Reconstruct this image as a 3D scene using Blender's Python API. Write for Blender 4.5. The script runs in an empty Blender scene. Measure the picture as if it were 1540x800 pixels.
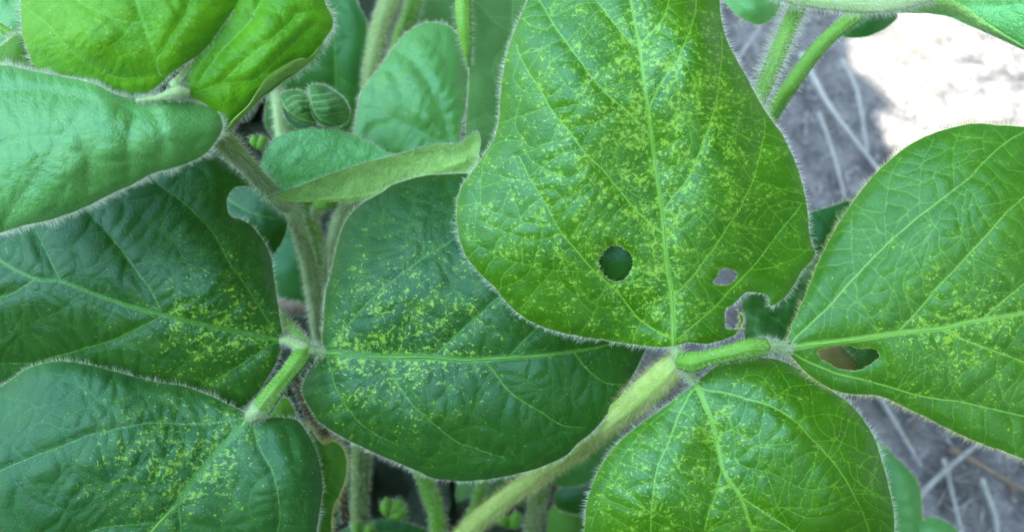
import bpy, math, random
import numpy as np
from mathutils.geometry import delaunay_2d_cdt
from mathutils import Vector

scene = bpy.context.scene
R = math.radians
# ------------------------------------------------------------------ camera
TILT = R(25); CAMH = 0.72; FOCAL = 32.0
cam_d = bpy.data.cameras.new('camera'); cam = bpy.data.objects.new('camera', cam_d)
scene.collection.objects.link(cam); scene.camera = cam
cam.location = (0, 0, CAMH); cam.rotation_euler = (TILT, 0, 0)
cam_d.lens = FOCAL; cam_d.sensor_width = 36; cam_d.clip_start = 0.01; cam_d.clip_end = 500
cam_d.dof.use_dof = True; cam_d.dof.focus_distance = 0.315; cam_d.dof.aperture_fstop = 10
# ------------------------------------------------------------------ sky and sun
SUN_EL = 38.0; SUN_AZ = 180.0      # the sun stands behind the camera (towards -Y)
w = bpy.data.worlds.new("World"); scene.world = w; w.use_nodes = True
ADDED_CLOUD = (5.4, 7.2, 9.4)
nt = w.node_tree; bg = nt.nodes['Background']
sky = nt.nodes.new('ShaderNodeTexSky'); sky.sky_type = 'NISHITA'; sky.sun_disc = False
sky.sun_elevation = R(SUN_EL); sky.sun_rotation = R(SUN_AZ); sky.air_density = 1.0; sky.dust_density = 1.2; sky.ozone_density = 1.0
# bright cloud patch added high on the left to give the leaves sheen
tcw = nt.nodes.new('ShaderNodeTexCoord'); dt = nt.nodes.new('ShaderNodeVectorMath'); dt.operation = 'DOT_PRODUCT'
nt.links.new(tcw.outputs['Generated'], dt.inputs[0]); _cd = Vector((-.45, -.30, .84)).normalized(); dt.inputs[1].default_value = _cd
nz_ = nt.nodes.new('ShaderNodeTexNoise'); nz_.inputs['Scale'].default_value = 2.6; nz_.inputs['Detail'].default_value = 5; nt.links.new(tcw.outputs['Generated'], nz_.inputs['Vector'])
ad = nt.nodes.new('ShaderNodeMath'); ad.operation = 'MULTIPLY_ADD'; ad.inputs[1].default_value = .55; nt.links.new(nz_.outputs[0], ad.inputs[0]); nt.links.new(dt.outputs['Value'], ad.inputs[2])
mr = nt.nodes.new('ShaderNodeMapRange'); mr.interpolation_type = 'SMOOTHSTEP'; mr.inputs[1].default_value = .90; mr.inputs[2].default_value = 1.12; nt.links.new(ad.outputs[0], mr.inputs[0])
mxw = nt.nodes.new('ShaderNodeMix'); mxw.data_type = 'RGBA'; nt.links.new(mr.outputs[0], mxw.inputs[0]); nt.links.new(sky.outputs[0], mxw.inputs[6]); mxw.inputs[7].default_value = (ADDED_CLOUD[0], ADDED_CLOUD[1], ADDED_CLOUD[2], 1)
nt.links.new(mxw.outputs[2], bg.inputs[0]); bg.inputs[1].default_value = 0.11
sl = bpy.data.lights.new('sun', 'SUN'); sl.energy = 5.0; sl.angle = R(0.5); sl.color = (1, .93, .82)
sun = bpy.data.objects.new('sun', sl); scene.collection.objects.link(sun)
sun.rotation_euler = (R(90 - SUN_EL), 0, 0)   # light travels towards +Y and down
sun.location = (0, -3, 3)
scene.view_settings.view_transform = 'Standard'; scene.view_settings.look = 'None'
scene.view_settings.exposure = 2.85; scene.view_settings.gamma = 1
scene.cycles.max_bounces = 7; scene.cycles.transparent_max_bounces = 8
scene.cycles.use_denoising = True
rng = np.random.default_rng(7)

# ------------------------------------------------------------------ maths helpers
K = 18.0 / FOCAL / 770.0
ct, st = math.cos(TILT), math.sin(TILT)
def P(px, py, d):
    """a direction of the photograph and a distance (cm along the view) -> a point of the field, in metres"""
    px = np.asarray(px, float); py = np.asarray(py, float); d = np.asarray(d, float) / 100.0
    x = (px - 770) * K * d; y = (400 - py) * K * d
    return np.stack([x + 0 * d, y * ct + d * st, CAMH + y * st - d * ct], -1)
PXM = K * 0.31           # metres per photo pixel at leaf distance
def catmull(pts, closed=False, step=3.0):
    p = np.array([q[:2] for q in pts], float); n = len(p); out = []
    rngk = range(n if closed else n - 1)
    for i in rngk:
        if closed:
            a, b, c, e = p[(i - 1) % n], p[i], p[(i + 1) % n], p[(i + 2) % n]
        else:
            b, c = p[i], p[i + 1]
            a = p[i - 1] if i > 0 else 2 * b - c
            e = p[i + 2] if i + 2 < n else 2 * c - b
        m = max(1, int(np.linalg.norm(c - b) / step))
        for k in range(m):
            t = k / m
            # centripetal-ish: damp the tangents
            m1 = (c - a) * .5; m2 = (e - b) * .5
            L = np.linalg.norm(c - b)
            for mm in (m1, m2):
                l = np.linalg.norm(mm)
                if l > 1.3 * L: mm *= 1.3 * L / l
            h00 = 2*t**3 - 3*t**2 + 1; h10 = t**3 - 2*t**2 + t; h01 = -2*t**3 + 3*t**2; h11 = t**3 - t**2
            out.append(h00 * b + h10 * m1 + h01 * c + h11 * m2)
    if not closed: out.append(p[-1])
    return np.array(out)
class TPS:
    def __init__(s, pts, smooth=0.0):
        a = np.array(pts, float); s.c = a[:, :2] / 100; z = a[:, 2]; n = len(a)
        D = np.linalg.norm(s.c[:, None] - s.c[None], axis=2)
        Kk = np.where(D > 0, D**2 * np.log(D + 1e-9), 0) + smooth * np.eye(n)
        Pm = np.hstack([np.ones((n, 1)), s.c])
        A = np.zeros((n + 3, n + 3)); A[:n, :n] = Kk; A[:n, n:] = Pm; A[n:, :n] = Pm.T
        s.w = np.linalg.lstsq(A, np.concatenate([z, [0, 0, 0]]), rcond=None)[0]
    def __call__(s, q):
        q = np.atleast_2d(q) / 100
        D = np.linalg.norm(q[:, None] - s.c[None], axis=2)
        U = np.where(D > 0, D**2 * np.log(D + 1e-9), 0)
        return U @ s.w[:-3] + s.w[-3] + q @ s.w[-2:]
def seg_dist(q, lines, wid=None):
    """distance of points q to a set of polylines; wid: per line (w0, w1) half widths taken off"""
    best = np.full(len(q), 60.0)
    for k, L in enumerate(lines):
        if len(L) < 2: continue
        a = L[:-1]; b = L[1:]; ab = b - a; l2 = (ab**2).sum(1) + 1e-9
        lo = L.min(0) - 45; hi = L.max(0) + 45
        idx = np.where(((q > lo) & (q < hi)).all(1))[0]
        for c0 in range(0, len(idx), 4000):
            ii = idx[c0:c0 + 4000]; qq = q[ii]
            t = np.clip(((qq[:, None] - a) * ab).sum(2) / l2, 0, 1)
            d = np.linalg.norm(qq[:, None] - (a + t[..., None] * ab), axis=2)
            if wid is not None:
                w0, w1 = wid[k]; m = len(a)
                d = d - (w0 + (w1 - w0) * (np.arange(m) + t) / m)
            best[ii] = np.minimum(best[ii], d.min(1))
    return best
def inside(q, poly):
    x, y = q[:, 0], q[:, 1]; res = np.zeros(len(q), bool)
    a = poly; b = np.roll(poly, -1, 0)
    for (x0, y0), (x1, y1) in zip(a, b):
        if y0 == y1: continue
        c = ((y0 > y) != (y1 > y)) & (x < (x1 - x0) * (y - y0) / (y1 - y0) + x0)
        res ^= c
    return res
_lat = np.random.default_rng(11).random((64, 64, 64))
def vnoise(p, scale, seed=0):
    p = np.asarray(p, float) * scale + seed * 7.31
    if p.shape[1] == 2: p = np.hstack([p, np.zeros((len(p), 1))])
    i = np.floor(p).astype(int); f = p - i; f = f * f * (3 - 2 * f); r = 0
    for dx in (0, 1):
        for dy in (0, 1):
            for dz in (0, 1):
                wt = (f[:, 0] if dx else 1 - f[:, 0]) * (f[:, 1] if dy else 1 - f[:, 1]) * (f[:, 2] if dz else 1 - f[:, 2])
                r = r + wt * _lat[(i[:, 0] + dx) % 64, (i[:, 1] + dy) % 64, (i[:, 2] + dz) % 64]
    return r * 2 - 1
# ------------------------------------------------------------------ object helpers
def mesh_obj(name, V, F, mat, parent=None, attrs=None, uv=None, smooth=True):
    me = bpy.data.meshes.new(name)
    V = np.asarray(V, np.float32)
    org = np.array(parent['_org'] if parent is not None and '_org' in parent else (0, 0, 0), np.float32)
    V = V - org
    F = np.asarray(F, np.int32); n = F.shape[1]
    me.vertices.add(len(V)); me.vertices.foreach_set('co', V.ravel())
    me.loops.add(F.size); me.loops.foreach_set('vertex_index', F.ravel())
    me.polygons.add(len(F)); me.polygons.foreach_set('loop_start', np.arange(0, F.size, n, dtype=np.int32))
    me.polygons.foreach_set('loop_total', np.full(len(F), n, np.int32))
    if smooth: me.polygons.foreach_set('use_smooth', np.ones(len(F), bool))
    if uv is not None:
        ul = me.uv_layers.new(name='UVMap'); ul.data.foreach_set('uv', np.asarray(uv, np.float32)[F.ravel()].ravel())
    if attrs:
        for k, a in attrs.items():
            at = me.attributes.new(k, 'FLOAT', 'POINT'); at.data.foreach_set('value', np.asarray(a, np.float32))
    me.materials.append(mat); me.update(calc_edges=True); me.validate()
    o = bpy.data.objects.new(name, me); scene.collection.objects.link(o)
    if parent is not None:
        o.parent = parent; o['_org'] = [float(v) for v in org]
    return o
def tag(o, label=None, cat=None, group=None, kind=None):
    if label: o['label'] = label
    if cat: o['category'] = cat
    if group: o['group'] = group
    if kind: o['kind'] = kind
    return o
def thing(name, label, cat, loc, group=None):
    o = bpy.data.objects.new(name, None); scene.collection.objects.link(o)
    o.empty_display_size = .01
    o.location = [float(v) for v in loc]; o['_org'] = [float(v) for v in loc]
    return tag(o, label, cat, group)
# ------------------------------------------------------------------ materials
def newmat(name):
    m = bpy.data.materials.new(name); m.use_nodes = True
    n = m.node_tree; n.nodes.clear(); out = n.nodes.new('ShaderNodeOutputMaterial')
    return m, n, out
class NB:
    def __init__(s, n): s.n = n
    def node(s, t, **kw):
        x = s.n.nodes.new(t)
        for k, v in kw.items(): setattr(x, k, v)
        return x
    def link(s, a, b): s.n.links.new(a, b)
    def put(s, inp, v):
        if hasattr(v, 'links') or isinstance(v, bpy.types.NodeSocket): s.link(v, inp)
        else: inp.default_value = v
    def math(s, op, a, b=None, c=None, clamp=False):
        x = s.node('ShaderNodeMath', operation=op); x.use_clamp = clamp
        s.put(x.inputs[0], a)
        if b is not None: s.put(x.inputs[1], b)
        if c is not None: s.put(x.inputs[2], c)
        return x.outputs[0]
    def mix(s, f, a, b):
        x = s.node('ShaderNodeMix', data_type='RGBA'); s.put(x.inputs[0], f)
        for i, v in ((6, a), (7, b)):
            s.put(x.inputs[i], (*v, 1) if isinstance(v, tuple) and len(v) == 3 else v)
        return x.outputs[2]
    def ramp(s, v, a, b, lo=0.0, hi=1.0):
        x = s.node('ShaderNodeMapRange', interpolation_type='SMOOTHSTEP'); s.put(x.inputs[0], v)
        x.inputs[1].default_value = a; x.inputs[2].default_value = b
        x.inputs[3].default_value = lo; x.inputs[4].default_value = hi
        return x.outputs[0]
    def attr(s, name):
        x = s.node('ShaderNodeAttribute', attribute_name=name); return x.outputs['Fac']
    def noise(s, vec, scale, detail=2, rough=.5, dist=0):
        x = s.node('ShaderNodeTexNoise'); s.link(vec, x.inputs['Vector'])
        x.inputs['Scale'].default_value = scale; x.inputs['Detail'].default_value = detail
        x.inputs['Roughness'].default_value = rough; x.inputs['Distortion'].default_value = dist
        return x.outputs[0]
def leaf_mat(name, dark, light, veinc, under, fleck=(.27, .52, .045), trans=.22, rough=.42, spec=.5, retic=1.0, bump=1.0, transc=None, flip=False, quilt=1.0, v3=.5, v2=.8, micro=1.0, sheen=.12):
    m, n, out = newmat(name); b = NB(n)
    uv = b.node('ShaderNodeUVMap', uv_map='UVMap').outputs[0]
    d1, d2, d3, d4, sp, ed = (b.attr(k) for k in ('d1', 'd2', 'd3', 'd4', 'sp', 'ed'))
    nl = b.noise(uv, 1.1, 4, .6)
    nm = b.noise(uv, 6, 3, .6)
    base = b.mix(b.ramp(nl, .35, .65), dark, light)
    base = b.mix(b.math('MULTIPLY', b.ramp(nm, .4, .7), .25), base, tuple(min(1, v * 1.5) for v in light))
    gr = b.noise(uv, 130, 2, .7)
    base = b.mix(b.ramp(gr, .3, .72, 0, .34), base, (0.0, .03, 0.0))
    # the tiny net of last-order veins
    warp = b.node('ShaderNodeVectorMath', operation='ADD')
    nv = b.node('ShaderNodeTexNoise'); b.link(uv, nv.inputs['Vector']); nv.inputs['Scale'].default_value = 9
    sc = b.node('ShaderNodeVectorMath', operation='SCALE'); b.link(nv.outputs['Color'], sc.inputs[0]); sc.inputs['Scale'].default_value = .12
    b.link(uv, warp.inputs[0]); b.link(sc.outputs[0], warp.inputs[1])
    vo = b.node('ShaderNodeTexVoronoi', feature='DISTANCE_TO_EDGE', voronoi_dimensions='2D'); b.link(warp.outputs[0], vo.inputs['Vector']); vo.inputs['Scale'].default_value = 9.5
    vo2 = b.node('ShaderNodeTexVoronoi', feature='DISTANCE_TO_EDGE', voronoi_dimensions='2D'); b.link(warp.outputs[0], vo2.inputs['Vector']); vo2.inputs['Scale'].default_value = 24
    net = b.ramp(vo.outputs['Distance'], .0, .09, 1, 0)
    net2 = b.ramp(vo2.outputs['Distance'], .0, .16, 1, 0)
    vlight = tuple(.6 * a + .4 * c for a, c in zip(light, veinc))
    base = b.mix(b.math('MULTIPLY', net, .28 * retic), base, vlight)
    base = b.mix(b.math('MULTIPLY', net2, .16 * retic), base, vlight)
    # yellow stippling: small torn flecks gathered in patches
    f1 = b.noise(uv, 15, 3, .6, .5); f2 = b.noise(uv, 40, 2, .6, .3); f3 = b.noise(uv, 3.6, 3, .6)
    thr = b.math('MULTIPLY_ADD', sp, -.122, .6935)
    thr = b.math('MULTIPLY_ADD', b.math('SUBTRACT', f3, .5), -.38, thr)
    fm = b.math('SUBTRACT', b.math('MULTIPLY_ADD', f2, .30, b.math('MULTIPLY', f1, .72)), thr)
    fm = b.ramp(fm, -.03, .075)
    fm = b.math('MULTIPLY', fm, b.ramp(sp, .01, .12))
    halo = b.math('MULTIPLY', b.ramp(f3, .42, .72), b.math('MULTIPLY', sp, .30))
    base = b.mix(halo, base, tuple(.45 * a + .55 * c for a, c in zip(light, fleck)))
    base = b.mix(b.math('MULTIPLY', fm, .84), base, fleck)
    # traced veins
    base = b.mix(b.math('MULTIPLY', b.ramp(d4, .1, .9, 1, 0), .34 * retic), base, veinc)
    base = b.mix(b.math('MULTIPLY', b.ramp(d3, .1, 1.05, 1, 0), v3 * 1.25), base, veinc)
    base = b.mix(b.math('MULTIPLY', b.ramp(d2, -.2, 1.1, 1, 0), v2), base, veinc)
    base = b.mix(b.ramp(d1, -1.8, 1.6, 1, 0), base, veinc)
    base = b.mix(b.math('MULTIPLY', b.ramp(ed, .2, 1.5, 1, 0), .6), base, (.30, .42, .08))
    # scattered tiny dead spots
    vs = b.node('ShaderNodeTexVoronoi', voronoi_dimensions='2D'); b.link(warp.outputs[0], vs.inputs['Vector']); vs.inputs['Scale'].default_value = 2.6
    sc_ = b.node('ShaderNodeSeparateColor'); b.link(vs.outputs['Color'], sc_.inputs[0])
    spot = b.math('MULTIPLY', b.math('LESS_THAN', sc_.outputs[0], .30), b.ramp(b.math('ADD', vs.outputs['Distance'], b.math('MULTIPLY', sc_.outputs[1], .05)), .045, .075, 1, 0))
    base = b.mix(b.math('MULTIPLY', spot, .8), base, (.13, .10, .04))
    geo = b.node('ShaderNodeNewGeometry')
    und = b.mix(b.ramp(nm, .3, .7), under, tuple(v * .75 for v in under))
    und = b.mix(b.math('MULTIPLY', b.ramp(d2, .4, 3.5, 1, 0), .5), und, tuple(min(1, v * 1.5) for v in under))
    back = geo.outputs['Backfacing']
    col = b.mix(back, base, und)
    # relief
    hgt = b.math('MULTIPLY', b.ramp(d2, 0, 12), .50 * quilt)
    hgt = b.math('MULTIPLY_ADD', b.ramp(d3, 0, 8), .34 * quilt, hgt)
    hgt = b.math('MULTIPLY_ADD', b.ramp(d4, 0, 4.0), .10 * quilt * retic, hgt)
    hgt = b.math('MULTIPLY_ADD', b.ramp(vo.outputs['Distance'], 0, .22), .20 * micro, hgt)
    hgt = b.math('MULTIPLY_ADD', b.ramp(vo2.outputs['Distance'], 0, .4), .12 * micro, hgt)
    hgt = b.math('MULTIPLY_ADD', b.noise(uv, 60, 2, .6), .12, hgt)
    hgt = b.math('MULTIPLY_ADD', nm, .25, hgt)
    bp = b.node('ShaderNodeBump'); bp.inputs['Strength'].default_value = .75 * bump; bp.inputs['Distance'].default_value = .00055
    b.link(hgt, bp.inputs['Height'])
    pr = b.node('ShaderNodeBsdfPrincipled'); b.link(col, pr.inputs['Base Color']); b.link(bp.outputs[0], pr.inputs['Normal'])
    rr = b.math('MULTIPLY_ADD', nm, .16, rough - .08); rr = b.math('MAXIMUM', rr, b.math('MULTIPLY', back, .75)); b.link(rr, pr.inputs['Roughness'])
    pr.inputs['Specular IOR Level'].default_value = spec; pr.inputs['Specular Tint'].default_value = (.55, .93, 1, 1)
    pr.inputs['Sheen Weight'].default_value = sheen; pr.inputs['Sheen Roughness'].default_value = .5; pr.inputs['Sheen Tint'].default_value = (.55, 1, .85, 1)
    tr = b.node('ShaderNodeBsdfTranslucent'); b.link(bp.outputs[0], tr.inputs['Normal'])
    tc = b.mix(.5, col, transc or (.09, .38, .002)); b.link(tc, tr.inputs['Color'])
    mx = b.node('ShaderNodeMixShader'); mx.inputs[0].default_value = trans
    b.link(pr.outputs[0], mx.inputs[1]); b.link(tr.outputs[0], mx.inputs[2]); b.link(mx.outputs[0], out.inputs[0])
    return m
def fuzz_mat(name, col, trans=.4):
    m, n, out = newmat(name); b = NB(n)
    pr = b.node('ShaderNodeBsdfPrincipled'); pr.inputs['Base Color'].default_value = (*col, 1); pr.inputs['Roughness'].default_value = .5
    tr = b.node('ShaderNodeBsdfTranslucent'); tr.inputs[0].default_value = (*col, 1)
    mx = b.node('ShaderNodeMixShader'); mx.inputs[0].default_value = trans
    b.link(pr.outputs[0], mx.inputs[1]); b.link(tr.outputs[0], mx.inputs[2]); b.link(mx.outputs[0], out.inputs[0])
    return m
def stem_mat(name, c1, c2, rough=.5, spec=.4):
    m, n, out = newmat(name); b = NB(n)
    tc = b.node('ShaderNodeTexCoord').outputs['Object']
    uv = b.node('ShaderNodeUVMap', uv_map='UVMap').outputs[0]
    mp = b.node('ShaderNodeMapping'); b.link(uv, mp.inputs[0]); mp.inputs['Scale'].default_value = (1, .05, 1)
    s1 = b.noise(mp.outputs[0], 9, 3, .6); s2 = b.noise(tc, 260, 3, .6)
    f = b.math('MULTIPLY_ADD', s2, .5, b.math('MULTIPLY', s1, .6))
    col = b.mix(b.ramp(f, .38, .72), c1, c2)
    bp = b.node('ShaderNodeBump'); bp.inputs['Strength'].default_value = .5; bp.inputs['Distance'].default_value = .0006; b.link(f, bp.inputs['Height'])
    pr = b.node('ShaderNodeBsdfPrincipled'); b.link(col, pr.inputs['Base Color']); b.link(bp.outputs[0], pr.inputs['Normal'])
    pr.inputs['Roughness'].default_value = rough; pr.inputs['Specular IOR Level'].default_value = spec
    tr = b.node('ShaderNodeBsdfTranslucent'); b.link(col, tr.inputs['Color'])
    mx = b.node('ShaderNodeMixShader'); mx.inputs[0].default_value = .15
    b.link(pr.outputs[0], mx.inputs[1]); b.link(tr.outputs[0], mx.inputs[2]); b.link(mx.outputs[0], out.inputs[0])
    return m
VC = (.10, .29, .03)
UND = (.13, .30, .06)
M = dict(
    bright=leaf_mat('leaf_bright', (.040, .158, .0004), (.062, .205, .0008), (.18, .42, .025), UND, rough=.43, spec=.68, bump=.5, sheen=.0, v3=.42, retic=.7),
    right=leaf_mat('leaf_right', (.044, .155, .004), (.060, .195, .008), (.19, .40, .05), UND, rough=.45, bump=.45, v3=.30, spec=.5, sheen=.04, retic=.7),
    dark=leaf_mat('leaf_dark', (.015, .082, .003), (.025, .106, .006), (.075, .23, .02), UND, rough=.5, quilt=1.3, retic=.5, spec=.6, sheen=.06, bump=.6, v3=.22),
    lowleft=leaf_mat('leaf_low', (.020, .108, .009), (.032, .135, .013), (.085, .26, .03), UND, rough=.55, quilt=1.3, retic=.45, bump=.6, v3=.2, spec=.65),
    young=leaf_mat('leaf_young', (.085, .30, .001), (.12, .36, .001), (.14, .40, .02), (.36, .62, .12), rough=.5, spec=.35, quilt=1.5, retic=.4, bump=.55, v3=.35, micro=1.5),
    pale=leaf_mat('leaf_pale', (.10, .33, .065), (.135, .38, .085), (.13, .34, .09), (.16, .36, .05), rough=.5, quilt=1.3, retic=.3, bump=.6, v3=.25, v2=.6, spec=.8, micro=1.6),
    pod=leaf_mat('leaf_pod', (.05, .20, .03), (.10, .28, .06), (.24, .46, .15), UND, rough=.6, quilt=2.0, retic=.2, spec=.4, v2=.6),
    crown=leaf_mat('unseen_tree_foliage', (.004, .022, .003), (.008, .034, .005), VC, (.01, .03, .005), rough=.8, spec=.1, trans=.08, sheen=0, retic=0),  # near black, for the added trees that dim the leaf reflections
    low=leaf_mat('leaf_low_painted_shade', (.012, .030, .008), (.030, .055, .015), VC, (.03, .04, .02), rough=.7, spec=.2, sheen=0, trans=.1),  # dark olive stands in for the shade under the canopy
    boat=leaf_mat('leaf_boat', (.15, .50, .12), (.19, .56, .15), (.2, .45, .14), (.36, .64, .14), rough=.5, quilt=1.3, retic=.3, bump=.9, v3=.15, v2=.5, spec=.9, micro=2.2),
    back=leaf_mat('leaf_back', (.020, .120, .016), (.035, .15, .022), VC, UND, rough=.5, retic=.3, v3=.3, bump=.8),
    under=leaf_mat('leaf_under', (.10, .27, .035), (.13, .31, .05), (.2, .4, .1), (.24, .50, .08), rough=.75, spec=.15, quilt=1.0, retic=.3, trans=.3, bump=.7),
    greyunder=leaf_mat('leaf_grey_under', (.085, .21, .060), (.11, .245, .075), (.15, .3, .1), (.06, .2, .04), rough=.8, spec=.1, quilt=.6, retic=.3, trans=.3, bump=.6),
    brown=leaf_mat('leaf_withered', (.24, .24, .06), (.34, .22, .08), (.2, .2, .08), (.15, .12, .05), rough=.7, retic=.3),
    midrib=stem_mat('midrib', (.15, .40, .05), (.21, .47, .09)),
    midrib_dark=stem_mat('midrib_dark', (.10, .31, .035), (.14, .37, .055)),
    stem=stem_mat('stem_green', (.11, .33, .02), (.19, .42, .05)),
    stemhairy=stem_mat('stem_olive', (.30, .50, .08), (.48, .64, .20)),
    stempale=stem_mat('stem_pale', (.26, .42, .14), (.40, .54, .24)),
    stemdull=stem_mat('stem_dull', (.14, .25, .05), (.24, .34, .10)),
    stembrown=stem_mat('stem_brown', (.10, .06, .03), (.17, .10, .05)),
    fuzz=fuzz_mat('hair_white', (.93, .98, .86), .55),
    fuzzwarm=fuzz_mat('hair_cream', (.93, .92, .52), .5),
    fuzzgrn=fuzz_mat('hair_green', (.65, .88, .5), .5),
)
# ------------------------------------------------------------------ hairs
def hair_mesh(name, roots, dirs, lens, rad, mat, parent, seed=0, curve=.35):
    r = np.random.default_rng(seed); n = len(roots)
    if n == 0: return None
    dirs = dirs / (np.linalg.norm(dirs, axis=1, keepdims=True) + 1e-12)
    bend = r.normal(size=(n, 3)); bend -= (bend * dirs).sum(1, keepdims=True) * dirs
    bend /= np.linalg.norm(bend, axis=1, keepdims=True) + 1e-12
    lens = lens[:, None] * np.ones((n, 1)); side = np.cross(dirs, bend)
    V = np.zeros((n, 4, 3, 3), np.float32)
    for k, t in enumerate((-.06, .35, .72, 1.0)):
        c = roots + dirs * lens * t + bend * lens * curve * (max(t, 0)**2) * .5
        rr = (np.asarray(rad) * np.ones(n))[:, None] * (1.0 - .85 * max(t, 0))
        for j in range(3):
            a = j * 2.0944
            V[:, k, j] = c + (bend * math.cos(a) + side * math.sin(a)) * rr
    base = (np.arange(n) * 12)[:, None]
    quads = []
    for k in range(3):
        for j in range(3):
            j2 = (j + 1) % 3
            quads.append([k*3 + j, k*3 + j2, k*3 + 3 + j2, k*3 + 3 + j])
    F = (base[:, None, :] + np.array(quads)[None]).reshape(-1, 4)
    o = mesh_obj(name, V.reshape(-1, 3), F, mat, parent)
    o['kind'] = 'stuff'
    return o
# ------------------------------------------------------------------ tubes
def tube_geo(pts3, radii, ns=10, flat=None, ribs=0.0):
    p = np.asarray(pts3, float); n = len(p)
    t = np.gradient(p, axis=0); t /= np.linalg.norm(t, axis=1, keepdims=True)
    up = np.array([0, -st, ct]) ; nrm = np.zeros_like(p)
    for i in range(n):
        v = up - t[i] * (up @ t[i]); nrm[i] = v / (np.linalg.norm(v) + 1e-9)
    bn = np.cross(t, nrm)
    ang = np.arange(ns) * 2 * math.pi / ns
    V = np.zeros((n, ns, 3)); N = np.zeros((n, ns, 3)); UVv = np.zeros((n, ns, 2))
    s = np.concatenate([[0], np.cumsum(np.linalg.norm(np.diff(p, axis=0), axis=1))])
    for j, a in enumerate(ang):
        rr = radii * (1 + ribs * math.cos(5 * a))
        ca, sa = math.cos(a), math.sin(a)
        fl = 1.0 if flat is None else flat
        V[:, j] = p + nrm * (ca * rr * fl)[:, None] + bn * (sa * rr)[:, None]
        N[:, j] = nrm * ca + bn * sa
        UVv[:, j, 0] = j / ns; UVv[:, j, 1] = s * 40
    F = []
    for i in range(n - 1):
        for j in range(ns):
            j2 = (j + 1) % ns
            F.append((i*ns + j, (i+1)*ns + j, (i+1)*ns + j2, i*ns + j2))
    VV = V.reshape(-1, 3); FF = F
    # round caps
    c0 = len(VV); VV = np.vstack([VV, p[0] - t[0] * radii[0] * .5, p[-1] + t[-1] * radii[-1] * .5])
    UU = np.vstack([UVv.reshape(-1, 2), [[0, 0], [0, s[-1] * 40]]])
    for j in range(ns):
        j2 = (j + 1) % ns
        FF.append((c0, c0, j, j2)); FF.append((c0 + 1, c0 + 1, (n-1)*ns + j2, (n-1)*ns + j))
    return VV, FF, UU, V, N, t, s
def quads_to_tris(F):
    out = []
    for f in F:
        if f[0] == f[1]: out.append((f[1], f[2], f[3]))
        else: out += [(f[0], f[1], f[2]), (f[0], f[2], f[3])]
    return out
def stem(name, path, mat, parent, hair=None, hairlen=2.6, dens=1.0, hairmat='fuzz', ribs=.06, seed=1, hairrad=.036, lean=.5, label=None, ns=14):
    """path: (px, py, depth cm, half width in photo px)"""
    a = np.array(path, float)
    c2 = catmull([(q[0], q[1]) for q in path], step=5)
    # carry depth and width along by arc length
    def arc(L): return np.concatenate([[0], np.cumsum(np.linalg.norm(np.diff(L, axis=0), axis=1))])
    sa = arc(a[:, :2]); sa /= sa[-1]; sc = arc(c2); sc /= sc[-1]
    dep = np.interp(sc, sa, a[:, 2]); hw = np.interp(sc, sa, a[:, 3])
    p3 = P(c2[:, 0], c2[:, 1], dep); rad = hw * K * dep / 100
    wob = vnoise(np.stack([sc * 9, sc * 0 + seed], 1), 1.0, seed) * .07
    VV, FF, UU, V, N, t, s = tube_geo(p3, rad * (1 + wob), ns, ribs=ribs)
    o = mesh_obj(name, VV, quads_to_tris(FF), mat, parent, uv=UU)
    if label: o['label'] = label
    if dens > 0:
        r = np.random.default_rng(seed + 50)
        L = s[-1]; area = L * rad.mean() * 6.28 * .4
        n = int(area * 1e6 * 2.6 * dens)      # hairs per mm2
        u = r.random(n) * (len(p3) - 1.001); i = u.astype(int); f = (u - i)[:, None]
        a_ = r.random(n) * 6.283
        up = np.array([0, -st, ct])
        nr = up[None] - t[i] * (t[i] @ up)[:, None]; nr /= np.linalg.norm(nr, axis=1, keepdims=True)
        bn = np.cross(t[i], nr)
        nn = nr * np.cos(a_)[:, None] + bn * np.sin(a_)[:, None]
        c = p3[i] * (1 - f) + p3[i + 1] * f
        root = c + nn * (rad[i] * .96)[:, None]
        d = nn + t[i] * (lean * r.normal(.6, .5, n))[:, None] + r.normal(size=(n, 3)) * .22
        hair_mesh('hairs', root, d, hairlen * 1e-3 * r.uniform(.5, 1.15, n), hairrad * 1e-3, M[hairmat], o if parent is not None else o, seed, .4)
    return o
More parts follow.
